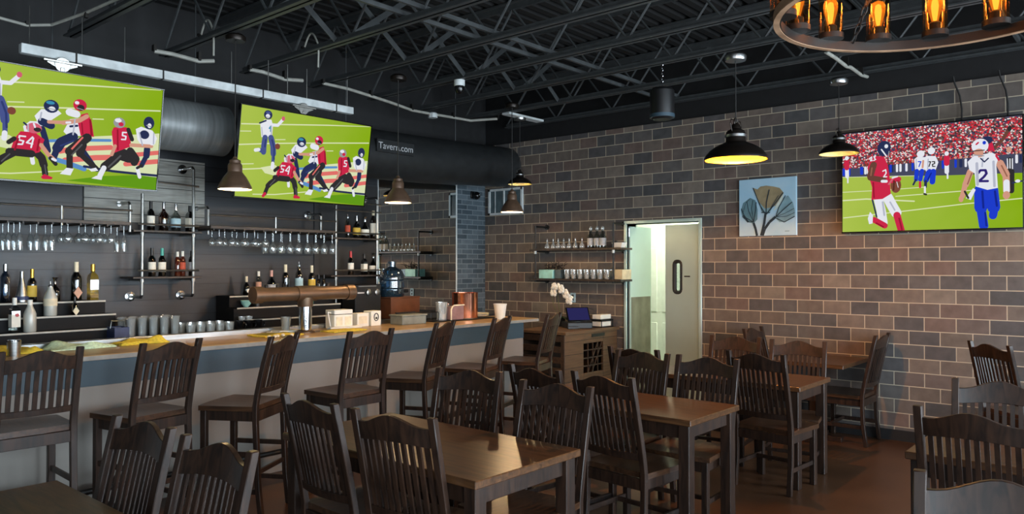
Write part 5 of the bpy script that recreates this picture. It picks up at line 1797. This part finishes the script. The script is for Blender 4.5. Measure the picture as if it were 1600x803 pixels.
for lab, x, w in (('small white carton left of the carton with a round mark', -3.19, .075), ('small white carton with a round dark mark on its front', -3.03, .065)):
    t = thing('carton', lab, 'carton', (x, -1.29, ZC), R(4))
    MB().span((-w, -.055, 0), (w, .055, .13 if w > .07 else .145)).build('box', M['paper'], t, None, .003, 0)
    if w < .07:
        MB().tube([(.028 * math.cos(q * PI / 8), -.056, .085 + .036 * math.sin(q * PI / 8)) for q in range(16)], .005, 5, closed=True).ball((0, -.056, .075), .012, 8).build('round_mark', M['black'], t)
    else:
        MB().span((-.055, -.057, .03), (.05, -.0552, .1)).build('printed_panel', M['cream'], t, None, 0, 0)
tag(box('paper_stack', (-3.62, -1.42, ZC), (-3.26, -1.36, ZC + .022), M['paper'], None, .002), 'flat white paper pad lying before the white caddy', 'paper')
# right end of the bar
bn = thing('bus_bin', 'low grey rectangular bin on the right part of the bar', 'bin', (-2.66, -1.42, ZC))
MB().span((-.17, -.09, 0), (.15, .1, .085)).build('tub', M['grey_bin'], bn, None, .006, 0)
MB().span((-.18, -.10, .085), (.16, .11, .1)).build('rim', M['grey_bin'], bn, None, .004, 0)
tag(box('serving_tray', (-2.78, -1.36, ZC + .1), (-2.52, -1.34, ZC + .118), M['dark_pipe'], None, .003), 'dark slim tray lying across the grey bin', 'tray')
br = thing('wire_rack', 'dark wire rack on the bar between grey bin and clear pitcher', 'rack', (-2.36, -1.36, ZC))
b = MB()
for z in (.012, .1):
    b.tube([(-.11, -.06, z), (.11, -.06, z), (.11, .06, z), (-.11, .06, z)], .004, 6, closed=True)
for x, yy in ((-.11, -.06), (.11, -.06), (.11, .06), (-.11, .06)):
    b.tube([(x, yy, 0), (x, yy, .1)], .004, 6)
b.build('frame', M['dark_pipe'], br)
pj_ = thing('clear_pitcher', 'clear plastic pitcher on the bar left of the copper pitcher', 'pitcher', (-2.19, -1.40, ZC + .012))
MB().lathe([(.055, 0), (.068, .19), (.067, .19), (.053, .006), (0, .006)], (0, 0, 0), 24, cap=False).build('jug', M['glass'], pj_)
MB().tube([(.06, 0, .17), (.105, 0, .165), (.11, 0, .1), (.062, 0, .04)], .008, 8).build('handle', M['glass'], pj_)
tag(box('black_tray', (-2.34, -1.5, ZC), (-1.45, -1.28, ZC + .011), M['black'], None, .004), 'thin black tray under the pitchers at the end of the bar', 'tray')
pk = thing('napkin_holder', 'dusty pink rounded holder in front of the copper pitcher', 'holder', (-2.0, -1.45, ZC + .012))
pr = [(-.13, 0), (-.13, .10), (-.12, .13), (-.09, .145), (.10, .145), (.10, 0)]
MB().loft([[(x, -.04, z) for x, z in pr], [(x, .04, z) for x, z in pr]]).build('body', M['pinkish'], pk, None, .005)
MB().tube([(-.136, -.042, .0), (-.136, -.042, .11), (-.12, -.042, .14), (-.09, -.042, .155), (.06, -.042, .155)], .008, 6).build('rim', M['cream'], pk)
cp = thing('copper_pitcher', 'shiny copper cylinder pitcher on the bar before the painted pier', 'pitcher', (-1.835, -1.40, ZC + .012))
MB().lathe([(.14, 0), (.142, .01), (.142, .27), (.146, .283), (.138, .283), (.136, .02), (0, .02)], (0, 0, 0), 40, cap=False).build('body', M['polished_copper'], cp)
MB().lathe([(.145, .0), (.145, .012)], (0, 0, 0), 40, cap=False).build('base_ring', M['copper'], cp)
wc = thing('paper_cup', 'tall white cup near the right end of the bar', 'cup', (-1.545, -1.66, ZC))
MB().lathe([(.05, 0), (.073, .165), (.071, .165), (.048, .004), (0, .004)], (0, 0, 0), 28, cap=False).build('cup', M['paper'], wc)
MB().lathe([(.0735, .158), (.076, .164), (.0735, .17)], (0, 0, 0), 28, cap=False).build('rim', M['white'], wc)
pl = thing('plate_stack', 'pale plates leaning right of the copper pitcher', 'plates', (-1.56, -1.36, ZC + .012), 0)
for i in range(3):
    MB().lathe([(.05, .0 + .012 * i), (.11, .018 + .012 * i), (.108, .022 + .012 * i), (.05, .006 + .012 * i)], (0, 0, 0), 28).build('plate', M['cream'], pl)

# water jug on its brown box, machine with knobs
bxo = thing('brown_box', 'brown wooden box standing under the blue water jug', 'box', (-1.92, -.42, 1.041))
MB().span((-.24, -.13, 0), (.2, .13, .235)).build('case', M['brown_box'], bxo, None, .005, 0)
MB().span((-.25, -.135, .235), (.205, .135, .25)).build('lid', M['brown_box'], bxo, None, .004, 0)
jg = thing('water_jug', 'blue tinted water jug standing on the brown box before the mirror', 'water jug', (-2.04, -.42, 1.292))
MB().lathe([(.135, 0), (.142, .012), (.142, .085), (.134, .095), (.142, .105), (.142, .18), (.134, .19), (.142, .2), (.142, .25), (.12, .3), (.06, .335), (.045, .345), (.045, .385)], (0, 0, 0), 32).build('jug', M['water'], jg)
MB().lathe([(.05, .375), (.05, .405), (.03, .41)], (0, 0, 0), 20).build('cap', M['water'], jg)
MB().lathe([(.02, -.0), (.02, .06)], (.16, -.02, .06), 12, Matrix.Rotation(R(90), 3, 'Y')).build('spigot', M['black'], jg)
kn = thing('coffee_machine', 'black machine with round knobs below the right pipe shelf', 'machine', (-2.42, -.36, 1.041))
MB().span((-.19, -.12, 0), (.17, .12, .40)).build('housing', M['black'], kn, None, .008, 0)
for x in (-.01, .11):
    MB().lathe([(.038, 0), (.036, .018), (.02, .024)], (x, -.12, .31), 18, Matrix.Rotation(R(90), 3, 'X')).build('knob', M['pipe'], kn)
MB().span((-.16, -.123, .30), (-.07, -.12, .315)).build('display_strip', M['silverlabel'], kn, None, 0, 0)
MB().span((-.15, -.126, .375), (.1, -.12, .385)).build('bright_trim', M['steel'], kn, None, 0, 0)
bo = thing('pale_bowl', 'small pale blue bowl on the middle step under the tap pipe', 'bowl', (-3.84, -.34, 1.242))
MB().lathe([(.02, 0), (.045, .03), (.055, .065), (.053, .065), (.043, .03), (0, .006)], (0, 0, 0), 20, cap=False).build('bowl', M['teal'], bo)
MB().lathe([(.022, 0), (.022, .006)], (0, 0, 0), 16).build('foot', M['teal'], bo)
tag(MB().lathe([(.03, 0), (.042, .06), (.04, .06), (.028, .004), (0, .004)], (0, 0, 0), 18, cap=False).build('tin_cup', M['steel'], None, (-3.72, -.34, 1.242)), 'small steel cup on the middle step beside the pale blue bowl', 'cup')
lg = thing('green_can', 'small bright green can on the middle step right of the tap post', 'can', (-3.09, -.34, 1.242))
MB().lathe([(.026, 0), (.03, .006), (.03, .08), (.024, .088)], (0, 0, 0), 18).build('can_body', M['tealcap'], lg)
MB().lathe([(.024, .088), (.022, .092)], (0, 0, 0), 18).build('lid', M['steel'], lg)

# ------------------------------------------------------------------ right side wall things
ws = thing('wall_shelf', 'black pipe shelf on the brick wall holding glassware, left of the doorway', 'shelf', (0, 0, 0))
for y in (-1.115, -2.295):
    b = MB().tube([(-.25, y, 1.44), (-.25, y, 2.16)], .011, 8)
    b.build('post', M['dark_pipe'], ws)
    for z in (2.15, 1.83, 1.455):
        a = MB().tube([(-.25, y, z), (-.015, y, z)], .012, 8)
        a.lathe([(.035, -.012), (.035, 0), (.02, .002)], (0, y, z), 14, rx)
        a.build('wall_arm', M['dark_pipe'], ws)
    MB().lathe([(.017, 1.80), (.017, 1.85)], (-.25, y, 0), 12).build('coupling', M['white_metal'], ws)
for z in (1.862, 1.487):
    MB().span((-.28, -2.42, z - .025), (-.03, -1.04, z)).build('shelf_board', M['shelf_wood'], ws, None, .002, 0)
pr = [(.03, 0), (.034, .006), (.033, .04), (.012, .07), (.008, .12), (.012, .127), (.007, .12), (0, .01)]
f0 = None
for px_, y in enumerate((-1.27, -1.365, -1.445, -1.53, -1.615, -1.71, -1.81)):
    o = MB().lathe(pr, (0, 0, 0), 14, cap=False).build('glass_cruet', M['glass']) if f0 is None else f0.copy()
    if f0 is None:
        f0 = o
        tag(o, 'small clear flask with narrow neck on the top wall shelf', 'flask', 'small flasks on the wall shelf')
    else:
        COL.objects.link(o)
    o.location = (-.2, y, 1.863)
for i, (y, lab) in enumerate(((-1.925, 'left'), (-2.02, 'middle'), (-2.10, 'right'))):
    t = thing('tall_decanter', 'tall clear decanter on the top wall shelf, %s of three' % lab, 'decanter', (-.18, y, 1.863), 0, 'tall decanters on the wall shelf')
    MB().lathe([(.04, 0), (.042, .01), (.042, .14), (.02, .18), (.016, .21)], (0, 0, 0), 18).build('bottle_body', M['clear'], t)
    MB().ball((0, 0, .235), .022, 12, 0, (1, 1, 1.4)).build('stopper', M['glass'], t)
    MB().lathe([(.0432, .03), (.0432, .12)], (0, 0, 0), 18, cap=False).build('label', M['silverlabel'], t)
wt = thing('white_dish', 'small white tapered dish at the right end of the top wall shelf', 'dish', (-.17, -2.33, 1.863))
MB().loft([[(-.04, -.05, 0), (.04, -.05, 0), (.04, .05, 0), (-.04, .05, 0)], [(-.06, -.075, .06), (.06, -.075, .06), (.06, .075, .06), (-.06, .075, .06)]]).build('dish', M['white'], wt, None, .003, 0)
MB().ball((0, .05, .065), .03, 10, 0, (1, 1, .6)).build('dark_contents', M['black'], wt)
tag(box('storage_box', (-.26, -1.40, 1.488), (-.06, -1.18, 1.60), M['teal'], None, .004), 'pale teal box on the lower wall shelf', 'box')
tag(box('storage_box', (-.24, -1.51, 1.488), (-.06, -1.42, 1.60), M['dim_glass'], None, .004), 'narrow grey glass box beside the teal box on the wall shelf', 'box')
tag(box('storage_box', (-.25, -2.42, 1.488), (-.05, -2.31, 1.605), M['beige'], None, .004), 'beige box at the right end of the lower wall shelf', 'box')
f0 = None
for i in range(7):
    for j in range(2):
        o = MB().lathe([(.03, 0), (.038, .05), (.04, .115), (.039, .115), (.036, .05), (.028, .006), (0, .006)], (0, 0, 0), 14, cap=False).build('tumbler', M['glass']) if f0 is None else f0.copy()
        if f0 is None:
            f0 = o
            tag(o, 'clear tumbler standing on the lower wall shelf', 'glass', 'tumblers on the wall shelf')
        else:
            COL.objects.link(o)
        o.location = (-.22 + .10 * j, -1.60 - .098 * i, 1.488)
dw = thing('dried_branch', 'dark dried branch lying on top of the teal box', 'branch', (-.16, -1.3, 1.602))
rg = random.Random(2)
b = MB()
for i in range(16):
    y0 = rg.uniform(-.22, .08)
    b.tube([(rg.uniform(-.04, .04), y0, .006), (rg.uniform(-.04, .04), y0 + rg.uniform(-.07, .07), .03 + rg.uniform(0, .03)), (rg.uniform(-.05, .05), y0 + rg.uniform(-.13, .02), .05 + rg.uniform(0, .07))], [.006, .005, .002], 5)
b.tube([(0, .1, .01), (0, -.08, .03), (.0, -.24, .06)], [.008, .008, .004], 6)
b.build('twigs', M['twig'], dw)
ol = thing('power_outlet', 'pale power outlet plate on the brick wall behind the orchid', 'outlet', (-.001, -1.53, 1.245))
MB().span((-.008, -.04, -.06), (0, .04, .06)).build('plate', M['paleblue'], ol, None, .003, 0)
for z in (-.025, .025):
    MB().span((-.011, -.015, z - .014), (-.008, .015, z + .014)).build('socket', M['black'], ol, None, .002, 0)

# wooden till cabinet at the end of the bar
tc_ = thing('till_cabinet', 'rustic plank cabinet carrying the till, against the brick wall', 'cabinet', (0, 0, 0))
CX0, CY0, CY1, CZ = -1.08, -2.2, -1.52, .88
MB().span((CX0, CY0, .0), (-.72, CY0 + .03, CZ)).span((-.32, CY0, 0), (-.02, CY0 + .03, CZ)).span((-.72, CY0, .76), (-.32, CY0 + .03, CZ)).span((-.72, CY0, 0), (-.32, CY0 + .03, .42)).build('front_panel', M['rustic_wood'], tc_, None, .003, 0)
MB().span((CX0 - .02, CY0 - .03, CZ), (-.015, CY1, CZ + .035)).build('top', M['rustic_wood'], tc_, None, .004, 0)
MB().span((-.05, CY0 + .03, 0), (-.02, CY1, CZ)).span((CX0, CY1 - .03, 0), (-.05, CY1, CZ)).span((CX0, CY0 + .03, 0), (-.05, CY1 - .03, .05)).build('carcass', M['crate_wood'], tc_, None, .003, 0)
lt_ = MB()
for i in range(-3, 5):
    x = -.52 + i * .085
    lt_.bar((x - .1, CY0 + .015, .42), (x + .1, CY0 + .015, .76), .012, .012) if -.66 < x - .1 and x + .1 < -.33 else None
for x in (-.62, -.52, -.42):
    lt_.span((x - .006, CY0 + .008, .42), (x + .006, CY0 + .022, .76))
for z in (.5, .59, .68):
    lt_.span((-.72, CY0 + .008, z - .006), (-.32, CY0 + .022, z + .006))
lt_.build('lattice', M['crate_wood'], tc_, None, 0, 0)
MB().span((-.56, CY0 - .008, .825), (-.3, CY0 + .001, .862)).build('drawer_slot', M['black'], tc_, None, 0, 0)
sl = MB()
for z in (.2, .32, .44, .56, .68, .8):
    sl.span((CX0 - .005, CY0 + .03, z), (CX0 + .02, CY1 - .03, z + .07))
sl.span((CX0 - .008, CY0, 0), (CX0, CY0 + .05, CZ)).span((CX0 - .008, CY1 - .05, 0), (CX0, CY1, CZ))
sl.build('side_slats', M['crate_wood'], tc_, None, .002, 0)
TZ = CZ + .0355
po = thing('till_terminal', 'black till with a tilted violet lit screen on the plank cabinet', 'till', (-.5, -1.95, TZ), R(-38))
MB().span((-.15, -.13, 0), (.15, .15, .07)).build('base', M['black'], po, None, .006, 0)
rt = Matrix.Rotation(R(-38), 3, 'X')
MB().box((0, -.04, .16), (.28, .02, .2), rt).build('tablet', M['black_gloss'], po, None, .006, 0)
q_ = rt @ Vector((0, -.0115, 0)) + Vector((0, -.04, .16))
MB().box(q_, (.25, .002, .17), rt).build('screen', M['pos_screen'], po, None, 0, 0)
MB().bar((0, -.02, .05), (0, .0, .16), .06, .02).build('stand', M['steel'], po, None, 0, 0)
MB().span((-.16, -.17, .0), (-.02, -.135, .03)).build('card_reader', M['black'], po, None, .004, 0)
for z, lab in ((0, 'white paper pile at the bottom of the stack beside the till'), (.085, 'white paper pile on the top tray beside the till')):
    tag(MB().span((-.30, -2.15, TZ + .0125 + z), (-.08, -2.03, TZ + .066 + z)).build('paper_pile', M['paper'], None, None, .003, 0), lab, 'paper')
lt2 = thing('letter_tray', 'black two tier letter tray holding white paper beside the till', 'tray', (0, 0, TZ))
MB().span((-.31, -2.17, 0), (-.07, -2.01, .011)).build('tier', M['black'], lt2, None, .002, 0)
MB().span((-.31, -2.17, .075), (-.07, -2.01, .096)).build('tier', M['black'], lt2, None, .002, 0)
b = MB()
for x, y in ((-.31, -2.17), (-.07, -2.17), (-.31, -2.01), (-.07, -2.01)):
    b.span((x - .004, y - .004, 0), (x + .004, y + .004, .096))
b.build('posts', M['black'], lt2, None, 0, 0)
oc = thing('potted_orchid', 'white orchid arching beside the till before the brick wall', 'orchid', (-.44, -1.66, TZ))
MB().lathe([(.045, 0), (.06, .09), (.055, .09), (.05, .07), (0, .07)], (0, 0, 0), 20, cap=False).build('pot', M['black'], oc)
sp1 = [(0, 0, .07), (.0, .02, .2), (.02, .05, .34), (.03, .08, .43), (.03, .06, .47), (.02, 0, .47), (.0, -.08, .42), (-.01, -.14, .34)]
MB().tube(sp1, .005, 6).tube([(0, -.01, .07), (.02, .12, .25), (.03, .17, .42)], .004, 6).build('stem', M['stem'], oc)
for k_, a in enumerate((20, 140, 250)):
    t_ = R(a)
    MB().loft([[(.02 * math.cos(t_) + w_ * -math.sin(t_) + q * math.cos(t_), .02 * math.sin(t_) + w_ * math.cos(t_) + q * math.sin(t_), .08 + zz) for w_ in (-hw_, 0, hw_)] + [(.02 * math.cos(t_) + q * math.cos(t_), .02 * math.sin(t_) + q * math.sin(t_), .084 + zz)] for q, hw_, zz in ((0, .012, 0), (.06, .028, .03), (.12, .026, .02), (.17, .004, -.02))]).build('leaf', M['leaf'], oc)
rg = random.Random(6)
for i, (y, z) in enumerate([(.10, .44), (.07, .48), (.03, .475), (-.01, .46), (-.05, .445), (-.08, .41), (-.11, .38), (-.14, .345), (.09, .40), (-.16, .31)]):
    fl = MB()
    cx_, cy_, cz_ = rg.uniform(-.05, .02), y, z
    for p_ in range(5):
        a = 2 * PI * p_ / 5 + rg.random()
        fl.ball((cx_ - .012, cy_ + .027 * math.cos(a), cz_ + .027 * math.sin(a)), .028, 8, 0, (.35, 1, .85))
    fl.ball((cx_ - .022, cy_, cz_), .008, 6)
    fl.build('blossom', M['petal'], oc)

# flower canvas on the brick wall: generic flowers in see-through greys
art = thing('flower_picture', 'pale blue canvas with three dark stemmed flowers on the brick wall', 'picture', (-.03, -4.063, 2.267), R(-90))
AW, AH = .615, .605
MB().span((-AW / 2, 0, -AH / 2), (AW / 2, .029, AH / 2)).build('canvas', M['canvas_blue'], art, None, .003, 0)
pa = MB()
lay = [0]


def ink(poly, mi):
    lay[0] += 1
    y = -.0006 - lay[0] * .00012
    pa.add([((u - .5) * AW, y, (.5 - v) * AH) for u, v in poly], [list(range(len(poly)))], mi)


def stroke(ps, w, mi):
    for (a, b), (c, d) in zip(ps, ps[1:]):
        dx, dy = c - a, d - b
        l_ = math.hypot(dx, dy) or 1
        nx_, ny_ = -dy / l_ * w / 2, dx / l_ * w / 2
        ink([(a + nx_, b + ny_), (c + nx_, d + ny_), (c - nx_, d - ny_), (a - nx_, b - ny_)], mi)


for it in FLOWER_SHAPES:
    if it[0] == 'P':
        ink(it[2], int(it[1]))
    else:
        stroke(it[3], it[2], int(it[1]))
box('signature', (.19, -.004, -.262), (.235, -.0005, -.258), M['art_dark'], art)
pa.build('painted_flowers', [M['art_dark'], M['art_tan'], M['art_teal'], M['art_mid'], M['art_pale']], art, smooth=0)

# ------------------------------------------------------------------ light
DAY = (228, 236, 248)
for o0, o1 in FW:
    lamp('daylight', 'AREA', ((o0 + o1) / 2, YF - .25, 1.5), 470., DAY, o1 - o0, None, (R(90), 0, 0), 2.7)
for o0, o1 in LW:
    lamp('daylight', 'AREA', (XL - .25, (o0 + o1) / 2, 1.75), 60., DAY, 1.6, None, (R(90), 0, R(-90)), 1.9)
cl = thing('corridor_lamp', 'flat lit ceiling lamp in the corridor beyond the doorway', 'ceiling lamp', (.95, -2.4, 2.8))
MB().span((-.15, -.5, -.03), (.15, .5, 0)).build('diffuser', M['fixture'], cl, None, .004, 0)
lamp('corridor_light', 'AREA', (0, 0, -.04), 70., (246, 250, 232), .3, cl, (0, 0, 0), 1.0)

w = D.worlds.new('world')
scene.world = w
w.use_nodes = True
bg = w.node_tree.nodes['Background']
bg.inputs['Color'].default_value = (.62, .68, .76, 1)
bg.inputs['Strength'].default_value = .6
scene.view_settings.view_transform = 'Standard'
scene.view_settings.look = 'None'
scene.view_settings.gamma = 1
scene.view_settings.use_curve_mapping = False
scene.view_settings.exposure = -.12
